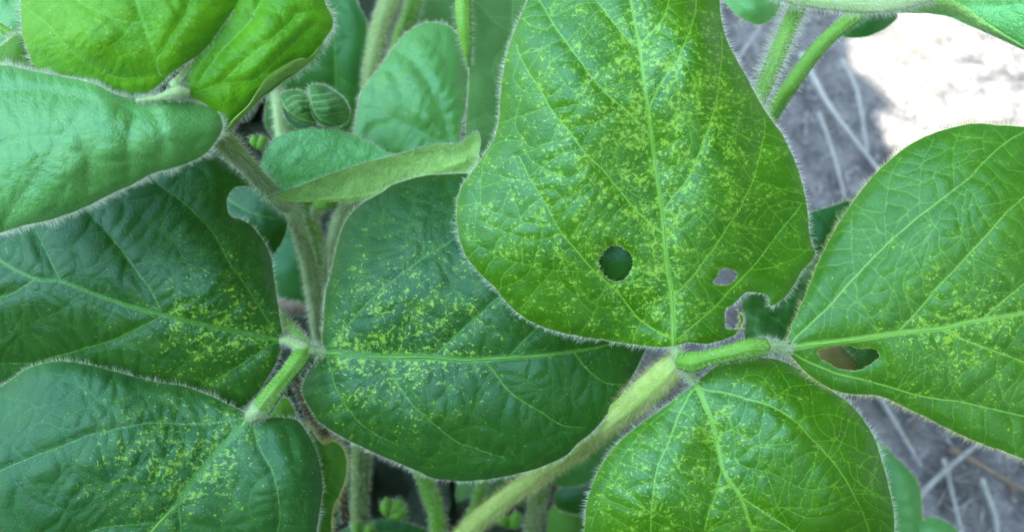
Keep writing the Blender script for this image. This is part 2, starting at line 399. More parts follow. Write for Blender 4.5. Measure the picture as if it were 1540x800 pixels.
# ------------------------------------------------------------------ leaf blades
def net_veins(poly, holes, lines, spacing, seed, maxlen=130, wig=.35):
    """side veins that leave the given veins and wander until they meet another"""
    r = np.random.default_rng(seed)
    lo = poly.min(0) - 6; hi = poly.max(0) + 6; g = 2.0
    W, H = (np.ceil((hi - lo) / g)).astype(int) + 2
    lab = np.zeros((H, W), np.int32)
    xs = lo[0] + (np.arange(W) + .5) * g; ys = lo[1] + (np.arange(H) + .5) * g
    X, Y = np.meshgrid(xs, ys); q = np.stack([X.ravel(), Y.ravel()], 1)
    ins = inside(q, poly)
    for h in holes: ins &= ~inside(q, h)
    lab[~ins.reshape(H, W)] = -1
    def put(L, k):
        for i in range(len(L) - 1):
            m = max(2, int(np.linalg.norm(L[i+1] - L[i]) / 1.0))
            for t in np.linspace(0, 1, m):
                c = ((L[i] * (1 - t) + L[i+1] * t - lo) / g).astype(int)
                if 0 <= c[0] < W and 0 <= c[1] < H and lab[c[1], c[0]] >= 0: lab[c[1], c[0]] = k
    for k, L in enumerate(lines): put(L, k + 1)
    out = []; nk = len(lines) + 1
    order = [(k, s_) for k in range(len(lines)) for s_ in (-1, 1)]
    r.shuffle(order)
    for k, side in order:
        L = lines[k]; 
        if len(L) < 4: continue
        s = np.concatenate([[0], np.cumsum(np.linalg.norm(np.diff(L, axis=0), axis=1))])
        pos = spacing * r.uniform(.3, 1.0)
        while pos < s[-1] - 4:
            i = min(np.searchsorted(s, pos), len(L) - 2); p = L[i].copy(); tg = L[min(i + 2, len(L)-1)] - L[max(i - 2, 0)]
            tg = tg / (np.linalg.norm(tg) + 1e-9)
            ang = math.atan2(tg[1], tg[0]) + side * R(r.uniform(62, 100))
            cur = 0; path = [p.copy()]; tot = 0; ok = False; turn = r.normal(0, .012)
            look = spacing * .4; c = ((p + look * np.array([math.cos(ang), math.sin(ang)]) - lo) / g).astype(int)
            w3 = lab[max(c[1]-3, 0):c[1]+4, max(c[0]-3, 0):c[0]+4]
            if w3.size and ((w3 > 0) & (w3 != k + 1)).any() and r.random() < .85: pos += spacing * .5; continue
            while tot < maxlen:
                cur = cur * .6 + r.normal(0, wig * .8); dirn = ang + cur * .6 + turn * tot
                p = p + 3.0 * np.array([math.cos(dirn), math.sin(dirn)]); tot += 3
                c = ((p - lo) / g).astype(int)
                if not (0 <= c[0] < W and 0 <= c[1] < H) or lab[c[1], c[0]] < 0: ok = True; path.append(p.copy()); break
                path.append(p.copy())
                if tot > 7 and lab[c[1], c[0]] > 0 and lab[c[1], c[0]] != k + 1: ok = True; break
            if tot > 11:
                A = np.array(path); out.append(A); put(A[2:], nk); nk += 1
            pos += spacing * r.uniform(.65, 1.35)
    return out
def blade(name, parent, outline, depth, mat, midrib=None, mw=(3.6, 1.2), veins2=(), veins3=(), holes=(), step=4.0, speck=None, seed=0,
          hairs=1.0, hairlen=2.5, surfhair=.4, tert=30, quat=None, quilt=1.0, curl=.0, flip=False, label=None, hairmat='fuzz', ragged=0.6,
          midmat='midrib', extra=None, hairrad=.034, wave=0.0, hairfree=None, surflen=1.1):
    r = np.random.default_rng(seed + 1000)
    poly = catmull(outline, True, 3.0)
    hp = [catmull(h, True, 2.5) for h in holes]
    if ragged:
        c = vnoise(poly, .12, seed); nrm = np.roll(poly, -1, 0) - np.roll(poly, 1, 0); nrm /= np.linalg.norm(nrm, axis=1, keepdims=True) + 1e-9
        poly = poly + np.stack([nrm[:, 1], -nrm[:, 0]], 1) * (c * ragged)[:, None]
        hp = [h + np.stack([vnoise(h, .25, seed), vnoise(h, .25, seed + 9)], 1) * 1.1 for h in hp]
    L1 = [catmull(midrib, step=4)] if midrib else []
    L2 = [catmull(v, step=4) for v in veins2]; L3 = [catmull(v, step=4) for v in veins3]
    for L in L2 + L3: L += np.stack([vnoise(L, .05, seed + 3), vnoise(L, .05, seed + 4)], 1) * .9
    if tert: L3 = L3 + net_veins(poly, hp, L1 + L2 + L3, tert, seed + 5)
    L4 = net_veins(poly, hp, L1 + L2 + L3, quat, seed + 6, 60, .6) if quat else []
    # points
    lo = poly.min(0); hi = poly.max(0)
    gx = np.arange(lo[0], hi[0], step); gy = np.arange(lo[1], hi[1], step * .87)
    X, Y = np.meshgrid(gx, gy); X = X + (np.arange(len(gy)) % 2)[:, None] * step * .5
    q = np.stack([X.ravel(), Y.ravel()], 1) + r.uniform(-.1, .1, (X.size, 2)) * step
    bnd = [np.vstack([poly, poly[:1]])] + [np.vstack([h, h[:1]]) for h in hp]
    vp = np.vstack([np.zeros((0, 2))] + [L for L in L1 + L2 + L3])
    keep = inside(q, poly)
    for h in hp: keep &= ~inside(q, h)
    q = q[keep]; q = q[seg_dist(q, bnd) > step * .45]
    allv = L1 + L2 + L3
    if len(allv):
        q = q[seg_dist(q, allv) > 1.3]
        kv = inside(vp, poly)
        for h in hp: kv &= ~inside(vp, h)
        vp = vp[kv]; vp = vp[seg_dist(vp, bnd) > 1.2]
        key = np.unique((vp / 1.1).round().astype(int), axis=0, return_index=True)[1]; vp = vp[key]
    pts = [poly] + hp + [q, vp]; cnt = 0; edges = []
    for L in [poly] + hp:
        m = len(L); edges += [(cnt + i, cnt + (i + 1) % m) for i in range(m)]; cnt += m
    A = np.vstack(pts)
    cv, ce, cf, _, _, _ = delaunay_2d_cdt([Vector((float(a[0]), float(a[1]))) for a in A], edges, [], 0, 1e-4, False)
    q = np.array([(v.x, v.y) for v in cv]); F = np.array([f for f in cf if len(f) == 3], np.int32)
    cen = q[F].mean(1); keep = inside(cen, poly)
    for h in hp: keep &= ~inside(cen, h)
    F = F[keep]
    used = np.unique(F); rm = -np.ones(len(q), int); rm[used] = np.arange(len(used)); q = q[used]; F = rm[F]
    # attributes
    d1 = seg_dist(q, L1, [mw]) if L1 else np.full(len(q), 60.)
    d2 = seg_dist(q, L2, [(1.25, .4)] * len(L2)) if L2 else np.full(len(q), 60.)
    d3 = seg_dist(q, L3) if L3 else np.full(len(q), 60.)
    d4 = seg_dist(q, L4) if L4 else np.full(len(q), 60.)
    ed = seg_dist(q, bnd)
    sp = np.zeros(len(q))
    for (sx, sy, sr, sv) in (speck or ()):
        sp += sv * .8 * np.exp(-(((q - (sx, sy))**2).sum(1)) / (sr * 1.35)**2)
    if speck and L1: sp *= (1 + .35 * np.exp(-(np.maximum(d1, 0) / 22)**2))
    f = TPS(depth)
    def surf(qq, raw=False):
        d = f(qq)
        return d
    dd = np.minimum(np.minimum(np.maximum(d1, 0), np.maximum(d2, 0)) + 0, 60)
    amp = np.minimum(1, ed / 14)
    h = .11 * (1 - np.exp(-(dd / 15)**1.5)) + .075 * (1 - np.exp(-(d3 / 8)**1.5)) * np.minimum(1, dd / 8)
    dep = f(q) - quilt * h * amp * (1 + .4 * vnoise(q, .03, seed)) + .06 * vnoise(q, .008, seed + 2)
    E = np.vstack([F[:, [0, 1]], F[:, [1, 2]], F[:, [2, 0]]]); deg = np.bincount(E[:, 0], minlength=len(q)).astype(float) + 1e-9
    hq = dep - f(q)
    for _ in range(2): hq = .5 * hq + .5 * np.bincount(E[:, 0], hq[E[:, 1]], len(q)) / deg
    dep = f(q) + hq
    dep += curl * np.exp(-ed / 9) * .35
    if wave: dep += wave * np.exp(-ed / 30) * vnoise(q, .02, seed + 8)
    V = P(q[:, 0], q[:, 1], dep)
    # faces towards the camera unless flipped
    a, b_, c_ = V[F[:, 0]], V[F[:, 1]], V[F[:, 2]]
    nn = np.cross(b_ - a, c_ - a); face = (nn * (np.array([0, 0, CAMH]) - a)).sum(1)
    wrong = face < 0
    if flip: wrong = ~wrong
    F[wrong] = F[wrong][:, ::-1]
    attrs = dict(d1=d1, d2=d2, d3=d3, d4=d4, sp=np.clip(sp, 0, 1.3), ed=ed); UVc = np.stack([q[:, 0], -q[:, 1]], 1) / 100
    if extra:    # further sheets of the same leaflet (a curled margin, the other half of a fold)
        for (V2, F2, at2, uv2) in extra:
            F = np.vstack([F, F2 + len(V)]); V = np.vstack([V, V2]); UVc = np.vstack([UVc, uv2])
            for k in attrs: attrs[k] = np.concatenate([attrs[k], at2[k]])
    if parent == 'raw': return V, F, attrs, UVc
    o = mesh_obj(name, V, F, M[mat] if isinstance(mat, str) else mat, parent, attrs, UVc)
    if label: o['label'] = label
    # midrib as a raised cord
    if L1 and midmat:
        L = L1[0]; L = L[inside(L, poly)]
        k = np.linspace(0, 1, len(L)); hwp = (mw[0] + (mw[1] - mw[0]) * k**.7) * .42
        p3 = P(L[:, 0], L[:, 1], f(L) + .016); rad = hwp * K * f(L) / 100
        VV, FF, UU, *_ = tube_geo(p3, rad, 8, flat=.55)
        mo = mesh_obj('midrib', VV, quads_to_tris(FF), M[midmat], o, uv=UU)
    # hairs
    roots = []; dirs = []; lens = []; rads = []
    up = np.array([0, -st, ct])
    if hairs:
        for bi, B in enumerate([poly] + hp):
            m = len(B); seglen = np.linalg.norm(np.roll(B, -1, 0) - B, axis=1); tot = seglen.sum()
            n = int(tot * 2.4 * hairs * (1 if bi == 0 else .22))
            u = r.random(n) * m; i = u.astype(int) % m; fr = (u - i)[:, None]
            p = B[i] * (1 - fr) + B[(i + 1) % m] * fr
            tg = B[(i + 1) % m] - B[i]; tg /= np.linalg.norm(tg, axis=1, keepdims=True) + 1e-9
            o_ = np.stack([tg[:, 1], -tg[:, 0]], 1)
            test = inside(p + o_ * 2, poly if bi == 0 else B)
            sgn = np.where(test, -1, 1) if bi == 0 else np.where(test, 1, -1)
            o_ = o_ * sgn[:, None]
            if bi == 0 and hairfree is not None:
                kk = ~hairfree(p); p, o_, tg = p[kk], o_[kk], tg[kk]; n = len(p)
            # clumps: hair length and density vary along the margin
            cl = .78 + .35 * vnoise(p, .06, seed + 20) + .3 * vnoise(p, .25, seed + 21)
            e = f(p) + curl * .35
            p3 = P(p[:, 0], p[:, 1], e); q2 = p + o_ * 11 + tg * r.normal(3.2, 2.5, n)[:, None]
            q3 = P(q2[:, 0], q2[:, 1], e + r.normal(.0, .14, n))
            roots.append(p3); dirs.append(q3 - p3); lens.append(hairlen * .88e-3 * r.uniform(.35, 1.4, n) * cl * (1 if bi == 0 else .45)); rads.append(np.full(n, hairrad))
    if surfhair:
        n = int(len(q) * surfhair * .12 * (step / 4)**2); i = r.integers(0, len(q), n)
        dv = np.minimum(np.maximum(d1, 0), np.maximum(d2, 0))
        i2 = r.choice(len(q), int(n * .8), p=np.exp(-dv / 3) / np.exp(-dv / 3).sum()); i = np.concatenate([i, i2]); n = len(i)
        p3 = P(q[i, 0], q[i, 1], dep[i])
        roots.append(p3); dirs.append(up[None] * .55 + np.array([.5, -.3, 0])[None] + r.normal(size=(n, 3)) * .45)
        lens.append(surflen * 1e-3 * r.uniform(.5, 1.2, n)); rads.append(np.full(n, .024))
    if roots:
        hair_mesh('hairs', np.vstack(roots), np.vstack(dirs), np.concatenate(lens), np.concatenate(rads) * 1e-3, M[hairmat], o, seed)
    return o
# ================================================================== the ground
def axis(fine0, fine1, stepf, far, n):
    a = np.arange(fine0, fine1 + 1e-9, stepf); g = np.geomspace(stepf, far, n)
    return np.concatenate([fine0 - g[::-1], a, fine1 + g])
gx = axis(-.8, .9, .007, 60, 34); gy = axis(-.4, 1.2, .007, 60, 34)
X, Y = np.meshgrid(gx, gy); q = np.stack([X.ravel(), Y.ravel()], 1)
near = np.exp(-np.maximum(0, np.linalg.norm(q - (.1, .4), axis=1) - .8) / .8)
z = .006 * vnoise(q, 14) + .008 * np.abs(vnoise(q, 38, 2)) + .004 * np.abs(vnoise(q, 90, 3)) + .008 * vnoise(q, 3, 4)
z = z * near - .01
nx, ny = len(gx), len(gy)
I = (np.arange(ny - 1)[:, None] * nx + np.arange(nx - 1)[None]).ravel()
F = np.stack([I, I + 1, I + 1 + nx, I + nx], 1)
ms, n_, out = newmat('soil'); b = NB(n_)
tc = b.node('ShaderNodeTexCoord').outputs['Object']
s1 = b.noise(tc, 30, 6, .7); s2 = b.noise(tc, 260, 4, .7); s3 = b.noise(tc, 8, 3, .6)
c = b.mix(b.ramp(s1, .35, .68), (.075, .074, .076), (.235, .225, .22)); c = b.mix(b.math('MULTIPLY', b.ramp(s2, .45, .75), .6), c, (.42, .40, .38))
c = b.mix(b.math('MULTIPLY', b.ramp(s3, .5, .8), .4), c, (.27, .24, .20))
bp = b.node('ShaderNodeBump'); bp.inputs['Distance'].default_value = .006; bp.inputs['Strength'].default_value = .9; b.link(b.math('ADD', s1, b.math('MULTIPLY', s2, .4)), bp.inputs['Height'])
pr = b.node('ShaderNodeBsdfPrincipled'); pr.inputs['Roughness'].default_value = .95; pr.inputs['Specular IOR Level'].default_value = .15
b.link(c, pr.inputs['Base Color']); b.link(bp.outputs[0], pr.inputs['Normal']); b.link(pr.outputs[0], out.inputs[0])
g = mesh_obj('ground', np.stack([q[:, 0], q[:, 1], z], 1), F, ms); g['kind'] = 'structure'

M['straw'] = stem_mat('straw', (.30, .30, .28), (.50, .49, .45), .7, .2)
M['strawbrown'] = stem_mat('straw_brown', (.16, .12, .09), (.30, .24, .18), .8, .2)
def gdepth(px, py, zz=0.0):
    y = (400 - py) * K
    return 100 * (CAMH - zz) / (ct - y * st)
def stalk(pts, hw, mat, label, lift=.012, seed=0):
    root = None
    path = [(x, y, gdepth(x, y, lift + .004 * math.sin(i * 2.1 + seed)), hw * .62 * (1 - .2 * i)) for i, (x, y) in enumerate(pts)]
    o = stem('dry_stalk', path, M[mat], None, dens=0, ribs=.12, seed=seed, ns=8)
    tag(o, label, 'stalk', 'dry stalks lying on the soil'); return o
stalk([(1205, 80), (1245, 155), (1290, 215), (1350, 290)], 9, 'straw', 'thick pale dry stalk lying aslant, left of the bright sunlit soil', .018, 1)
stalk([(1232, 170), (1252, 225), (1272, 300)], 6, 'straw', 'thin pale dry stalk running down behind the small green leaf')
stalk([(1268, 90), (1290, 140), (1305, 230)], 6, 'straw', 'short pale stalk beside the bright sunlit soil', .02, 3)
stalk([(1085, 130), (1110, 90), (1150, 30)], 6, 'straw', 'bent grey stalk beside the right edge of the big holed leaf', .02, 4)
stalk([(1430, 675), (1475, 700), (1560, 748)], 11, 'strawbrown', 'brownish pink dry stalk at the bottom right on the soil', .02, 5)
stalk([(1320, 590), (1350, 640), (1385, 700)], 7, 'straw', 'pale stalk under the lower edge of the right leaflet', .016, 6)
stalk([(1370, 760), (1420, 710), (1480, 660)], 9, 'straw', 'short grey stalk crossing the soil beside the blurred yellow-green leaf', .022, 7)
stalk([(1420, 690), (1432, 740), (1450, 810)], 7, 'straw', 'pale stalk pointing down at the bottom edge right of the blurred leaf', .02, 8)
stalk([(1478, 720), (1500, 790), (1490, 840)], 8, 'straw', 'grey stalk below the brownish pink one in the bottom right corner', .015, 9)
stalk([(540, 690), (590, 715), (640, 770)], 6, 'straw', 'pale bent stalk on dark soil under the middle leaf', .02, 10)
stalk([(545, 700), (590, 735), (622, 790)], 5, 'straw', 'thin pale stalk crossing the dark gap at the bottom', .03, 11)
# chaff nobody could count
r = np.random.default_rng(3); n = 6500
cx = r.uniform(-.5, .7, n); cy = r.uniform(-.2, 1.0, n); an = r.uniform(0, 3.14, n); L = r.uniform(.006, .03, n)
L[(cx > .33) & (cy > .42)] *= .15
hair_mesh('straw_litter', np.stack([cx, cy, r.uniform(.0, .022, n)], 1), np.stack([np.cos(an), np.sin(an), r.normal(0, .2, n)], 1), L * r.uniform(.3, 1, n), .0010, M['straw'], None, 5, .5)
n = 150; cx = r.uniform(-.3, .7, n); cy = r.uniform(-.1, .9, n); an = r.uniform(0, 3.14, n); L = r.uniform(.03, .11, n); L[(cx > .25) & (cy > .38)] *= .1
hair_mesh('straw_litter', np.stack([cx, cy, r.uniform(.0, .02, n)], 1), np.stack([np.cos(an), np.sin(an), r.normal(0, .12, n)], 1), L * .7, .0018, M['strawbrown'], None, 6, .2)
tag(scene.objects['straw_litter.001'], 'broken grey bits of stubble scattered over the soil', 'straw')
bpy.context.scene.objects['straw_litter']['label'] = 'fine pale straw chaff scattered over the grey soil'
bpy.context.scene.objects['straw_litter']['category'] = 'straw'

# ================================================================== leaf 1: the big holed one on the right
j1 = P(1022, 540, 31.8)
T1 = thing('soybean_leaf', 'sharp three-part leaf at centre right, its upright big leaflet eaten with a round hole', 'leaf', j1)
A_out = [(1013,520),(990,522),(960,519),(930,514),(900,510),(870,505),(840,499),(812,490),(785,475),(762,455),(742,430),(722,412),(705,392),(694,370),(688,345),(686,325),(688,300),(697,275),(712,255),(728,232),(742,210),(750,180),(752,150),(755,120),(760,90),(770,55),(785,20),(797,-10),(815,-60),(850,-110),(900,-150),(960,-165),(1020,-140),(1060,-90),(1078,-40),(1082,0),(1086,35),(1095,65),(1108,90),(1125,120),(1140,150),(1160,180),(1178,205),(1192,235),(1202,260),(1210,290),(1215,320),(1217,350),(1221,368),(1226,380),(1220,393),(1206,408),(1196,425),(1183,444),(1172,453),(1159,460),(1158,451),(1153,444),(1142,440.5),(1126,439),(1115,445),(1109,452),(1100,460),(1092,462.5),(1090,472),(1090,483),(1092.5,494),(1109,494.5),(1115.5,491),(1105,503),(1095,508),(1082,513),(1068,516),(1055,517),(1035,515)]
A_h1 = [(923,368.7),(938,373),(950,385),(951,398),(946.6,412),(930,423.7),(913,417),(901,402),(901,390),(909.5,376.5)]
A_h2 = [(1090,403.4),(1102,406),(1108.7,413.6),(1100,425),(1088.5,429.4),(1073,425),(1080,415),(1082,408)]
A_dep = [(1013,518,31.3),(1004,420,30.9),(996,320,30.4),(982,229,30.0),(961,69,29.4),(945,-100,29.8),(850,250,29.7),(850,120,29.2),(900,400,30.6),(850,350,30.2),(780,400,30.9),(690,330,31.4),(760,452,31.6),(870,505,31.7),(930,500,31.9),(745,180,30.9),(720,300,31.1),(795,0,30.2),(1070,200,29.9),(1080,320,30.5),(1060,60,29.5),(1200,260,31.9),(1150,180,31.3),(1225,378,33.0),(1085,40,30.7),(1150,440,32.3),(1100,505,32.0),(1150,350,31.9),(960,-165,30.6),(830,-80,30.6)]
A_v2 = [[(961,68),(950,67),(930,44),(913,22),(896,0),(870,-40)],
 [(979,210),(973,200),(946.6,172),(916,145),(889,115),(872,91),(849,61),(828.5,30),(813,3),(800,-20)],
 [(997,352),(994,349),(957,316),(940,297),(909.5,260),(882.5,233),(859,202.5),(828.5,165),(815,138),(796.4,111),(781,81),(778,67)],
 [(1009,510),(980,493),(957,476),(930,442),(903,415),(889,403),(862,371),(837,339),(818,300.5),(796.4,270),(791,255),(780,235)],
 [(961,69),(977,52),(990.6,39),(1002,17),(1006,0),(1012,-40)],
 [(975,171),(990.6,131.6),(1007.5,108),(1021,86),(1033,57),(1044.6,23.6),(1047,0),(1048,-40)],
 [(997,318),(1011,297),(1031,273.5),(1051,233),(1066.6,189),(1078,152),(1083,111),(1086,74),(1085,50)],
 [(1010,445),(1019,439),(1044.6,412),(1075,371),(1095,341),(1112,314),(1129,280),(1136,260),(1142.5,233),(1150,202.5),(1150,175.5)],
 [(1014,514),(1019,510),(1051,483),(1075,462.5),(1098.6,435.5),(1129,405),(1156,371),(1176,344),(1193,324),(1205,307)]]
A_v3 = [[(889,408),(849,408),(811.6,403),(778,395),(747.5,385),(717,368),(697,351)],[(835,339),(805,337.6),(778,331),(747.5,321),(720.5,307),(710,290)],[(796,275),(778,272),(730,260),(712,258)],
 [(985,219),(1001,206),(1028,179)],[(1004,356),(1028,341),(1055,317)],[(1102,333),(1130,343),(1160,345)],[(1078,152),(1110,153),(1125,140)],[(1062,205),(1090,208),(1130,195)]]
bl = blade('leaflet', T1, A_out, A_dep, 'bright', [(1013,520),(1011,449),(1002.5,395),(996,321),(987,260),(975.5,169),(969,128),(961,69),(950,7),(945,-60),(943,-150)], (4.2,1.6), A_v2, A_v3, [A_h1, A_h2],
      step=3.6, speck=[(930,250,280,.45),(1020,300,150,.35),(880,440,100,.3),(930,120,150,.45),(860,330,140,.42),(1000,480,70,.6),(960,60,110,.45),(1060,160,80,.5),(740,330,60,.3),(1150,300,80,.3)], seed=1, tert=26, quat=15, quilt=.55, label='big upright leaflet with a round hole, a small hole and a ragged bite', hairlen=2.4, surfhair=.25, curl=.25)
C_out = [(1047,576),(1034,585),(1020.6,595),(1003,609),(975,628.5),(947,649.6),(922.5,674),(905,698.6),(891,726.6),(882,758),(879,786),(877,820),(885,870),(930,920),(1000,960),(1100,985),(1200,965),(1300,910),(1338,850),(1345,800),(1345,779),(1340,744),(1329,702),(1317,663.5),(1299.5,632),(1278.5,607.5),(1257.5,592),(1233,576),(1205,557),(1177,543),(1152.5,537),(1117.5,535),(1087,543),(1066,558.5)]
C_dep = [(1047,576,32.0),(1080,674,31.7),(1120,768,31.5),(1180,900,33.2),(1010,670,31.5),(960,690,31.7),(900,705,32.7),(975,628,32.3),(880,790,33.1),(960,780,31.6),(1200,640,31.2),(1280,740,31.6),(1200,740,31.3),(1115,536,32.4),(1152,580,31.7),(1233,576,32.5),(1300,632,32.5),(1345,780,33.2),(1320,720,32.3),(1100,980,35),(1000,940,34.5),(1300,900,34.6)]
C_v2 = [[(1049,580),(1066,586.5),(1094,592),(1128,600.5),(1159.5,611),(1194.5,632),(1215.5,655),(1243.5,683),(1268,716),(1285.5,747.5),(1299.5,775.5),(1308,800),(1315,850)],
 [(1045,584),(1038,592),(1020.6,625),(1003,670.6),(991,698.6),(984,730),(980,765),(979,800),(975,850)],[(1086,704),(1080,725),(1076.6,740.6),(1066,772),(1059,800),(1045,850)],
 [(1098,724),(1107,738),(1121,751),(1152.5,772),(1191,798),(1230,840)]]
C_v3 = [[(1152.5,606),(1170,593.5),(1191,581),(1222.5,578)],[(1199,634),(1219,625),(1250.5,623),(1282,634),(1306.5,649.5)],[(1250.5,693),(1282,695),(1310,711),(1324,726.5)],[(1284,742),(1310,744),(1341,758)],[(1300,779),(1324,782.5),(1342,800)],
 [(1077,644),(1108,649.5),(1121,656.5),(1145.5,672),(1187.5,674)],[(1083,682),(1120,702),(1152.5,709),(1184,723),(1208.5,735),(1240,734),(1265,720)],[(1145.5,767),(1170,763),(1222.5,765),(1257.5,754.5),(1282,744)],
 [(1040,590),(975,639),(945,675),(918,720),(902,755),(888,793)]]
blade('leaflet', T1, C_out, C_dep, 'bright', [(1047,578),(1055.6,597),(1071,635.5),(1080,674),(1087,705.6),(1100,727),(1114,747.5),(1131.5,796.5),(1160,860),(1190,930)], (4.2,1.6), C_v2, C_v3, step=3.6,
      speck=[(1080,720,200,.42),(990,690,90,.5),(960,780,90,.55),(1130,600,60,.3),(1180,590,50,.4),(1090,660,60,.25),(1140,780,70,.25)], seed=2, tert=27, quat=15, quilt=.7, label='rounded lower leaflet hanging off the bottom edge, speckled on its left half', hairlen=2.5, surfhair=.3, curl=.3)
B_out = [(1183,524),(1188,500),(1200,470),(1215,435),(1230,395),(1248,360),(1262,335),(1280,308),(1302,278),(1330,248),(1365,220),(1400,202),(1440,190),(1470,186),(1505,189),(1540,191),(1600,202),(1660,232),(1710,280),(1745,380),(1752,480),(1730,580),(1680,660),(1600,698),(1540,690),(1517.5,681.5),(1467,663),(1416,639),(1365.6,614),(1332,598),(1308,593),(1281,592),(1247.5,583.6),(1214,561.6),(1195,542)]
B_h = [(1229,531),(1235.7,524.5),(1251,521),(1274.5,519),(1291,524.5),(1311.6,524),(1322,531),(1320,540),(1305,550),(1288,556.6),(1264,555),(1247.5,546.4),(1236,540)]
B_dep = [(1183,524,32),(1281,511,31.6),(1416,494,31.2),(1540,470,31),(1740,440,32),(1400,330,30.7),(1300,290,31.9),(1330,380,31.2),(1470,186,31.6),(1240,390,32.2),(1500,300,30.4),(1400,560,31.5),(1281,592,32.4),(1416,639,32.3),(1540,690,32.4),(1540,600,31.8),(1700,270,32),(1250,450,31.7),(1700,640,33)]
B_v2 = [[(1187,522),(1197,507.6),(1237,470.5),(1267.7,436.7),(1300,401),(1336,365),(1381.4,326),(1420.4,297),(1453,271),(1485.4,238.5),(1511.4,215.7),(1540,198)],
 [(1347,501),(1369,480.6),(1396,450),(1404,438),(1440,401),(1479,358.7),(1511.4,323),(1540,297),(1600,250)],[(1478,480),(1500.6,460),(1534,431.7),(1600,390)],[(1416,497),(1450,511),(1484,524.5),(1540,545),(1620,580)],
 [(1188,528),(1210,541),(1255,560),(1315,575),(1382.5,595),(1450,605.5),(1540,626),(1620,650)],[(1600,462),(1650,420),(1690,370)]]
B_v3 = [[(1333,367),(1331,329.5),(1334,294),(1339,264.5),(1355,235)],[(1384,321),(1383,287),(1388,245),(1404,209)],[(1435,281),(1433.4,242),(1437,212.5),(1443,199.5)],[(1482,236),(1478,212.5),(1480.5,196)],[(1284,412),(1281,355),(1282,316)],
 [(1446,278),(1466,294),(1472,313),(1488.6,340)],[(1418,300),(1436.7,311.6),(1443,342),(1456,378)],[(1388,324),(1412,346),(1412,372),(1425,410)],[(1350,355),(1372,380),(1385,410),(1390,440)],[(1306,397),(1335,425),(1350,450),(1355,480)],[(1480,245),(1500,265),(1520,290)],[(1355.5,503),(1389,541),(1400,560)],[(1250,460),(1290,470),(1320,500)]]
blade('leaflet', T1, B_out, B_dep, 'right', [(1183,526),(1214,519),(1281,511),(1349,501),(1416,494),(1450,485.7),(1500.6,477),(1540,470.5),(1640,450),(1740,440)], (5.0,2.4), B_v2, B_v3, [B_h], step=3.8,
      speck=[(1480,530,120,.5),(1540,440,110,.45),(1400,560,80,.4),(1440,470,70,.35),(1230,500,70,.25),(1360,440,90,.12),(1400,240,120,.08)], seed=3, tert=26, quat=15, quilt=.8, label='broad right leaflet with an oblong hole near its base', hairlen=2.5, surfhair=.2, curl=.3, hairmat='fuzzwarm')
stem('petiole', [(1024,538,32.2,13),(1003,558,32.6,19),(975,585,33.4,21),(940,615,34.8,18.5),(905,643,36.2,16),(875,669,37.4,15),(820,706,39,14),(750,757,41,14),(690,812,43,14),(640,880,45,14)], M['stemhairy'], T1, hairmat='fuzzwarm', dens=1.7, hairlen=3.6, seed=21, ribs=.16, lean=.9)
stem('leaflet_stalk', [(1020,543,31.5,10),(1040,544,31.2,14),(1065,538,31.1,11),(1095,531,31.0,11.5),(1125,524,31.0,13),(1152,521,31.2,11)], M['stem'], T1, hairmat='fuzz', dens=1.6, hairlen=2.0, seed=22, ribs=.2)
stem('leaflet_joint', [(1140,521,31.3,11),(1160,521,31.5,10.5),(1178,523,31.8,9),(1192,526,31.9,6)], M['stempale'], T1, hairmat='fuzz', dens=2.6, hairlen=2.3, seed=23)
stem('leaflet_joint', [(1013,516,31.6,6),(1018,530,31.7,11),(1030,552,31.9,10),(1045,577,32.2,6)], M['stempale'], T1, hairmat='fuzz', dens=3.0, hairlen=2.6, seed=24)
# ragged shred that hangs in the bite
blade('leaf_shred', T1, [(1112,494),(1117,486),(1118,478),(1112,470),(1108,464),(1112,474),(1113,484),(1109,491)], [(1112,494,31.9),(1115,480,32.3),(1108,464,32.6)], 'bright', step=3, seed=9, tert=0, hairs=1.6, hairlen=1.6, surfhair=0, hairmat='fuzzwarm')

# ================================================================== leaf 2: the dark one on the left and in the middle
T2 = thing('soybean_leaf', 'dark green three-part leaf whose leaflets meet left of centre, speckled near the joint', 'leaf', P(460, 522, 34.8))
D_out = [(487,528),(484,505),(486,494),(489,444),(497,412.5),(506,372),(519,334),(544,306),(572,290.6),(591,278),(622,268),(653,263),(719,262),(790,275),(850,300),(925,330),(975,380),(990,450),(985,500),(969,530),(956,556),(936,592),(916,620),(892,648),(868,668),(852,684),(820,700),(788,710),(740,720),(700,723),(677,722),(651,719),(625,707),(580,688),(547,673),(515,657),(482,636),(463,610),(454,588),(457,571),(469,550),(480,537)]
D_dep = [(487,530,34.8),(580,537,34.3),(720,541,34.0),(860,525,34.0),(960,505,33.7),(600,400,34.0),(540,440,34.2),(500,400,35.2),(560,310,35.1),(640,300,34.9),(653,263,35.6),(720,262,35.6),(700,400,33.9),(850,340,32.5),(925,395,31.5),(940,470,32.8),(780,420,33.2),(640,620,34.1),(800,620,34.2),(453,587,35.5),(500,600,34.6),(560,680,35.0),(700,723,35.2),(852,684,35.0),(936,592,34.9),(960,550,34.9),(540,620,34.4)]
D_v2 = [[(489,526),(515.6,497),(556,453),(603,412.5),(637.5,387.5),(684,358),(720,330)],[(655,533.6),(681,509),(710,483),(724,470),(740,454),(780,425),(820,400)],[(768,534),(796,504),(806,496),(850,470)],
 [(576.7,541),(593,571),(619,607),(645,631),(677,657),(697,668),(760,690)],[(493,540),(507,587),(528,620),(554,646),(600,670)],[(730,544),(752,572),(772,594),(808,616),(844,638),(876,642)],[(864,530),(884,556),(908,574),(936,578)]]
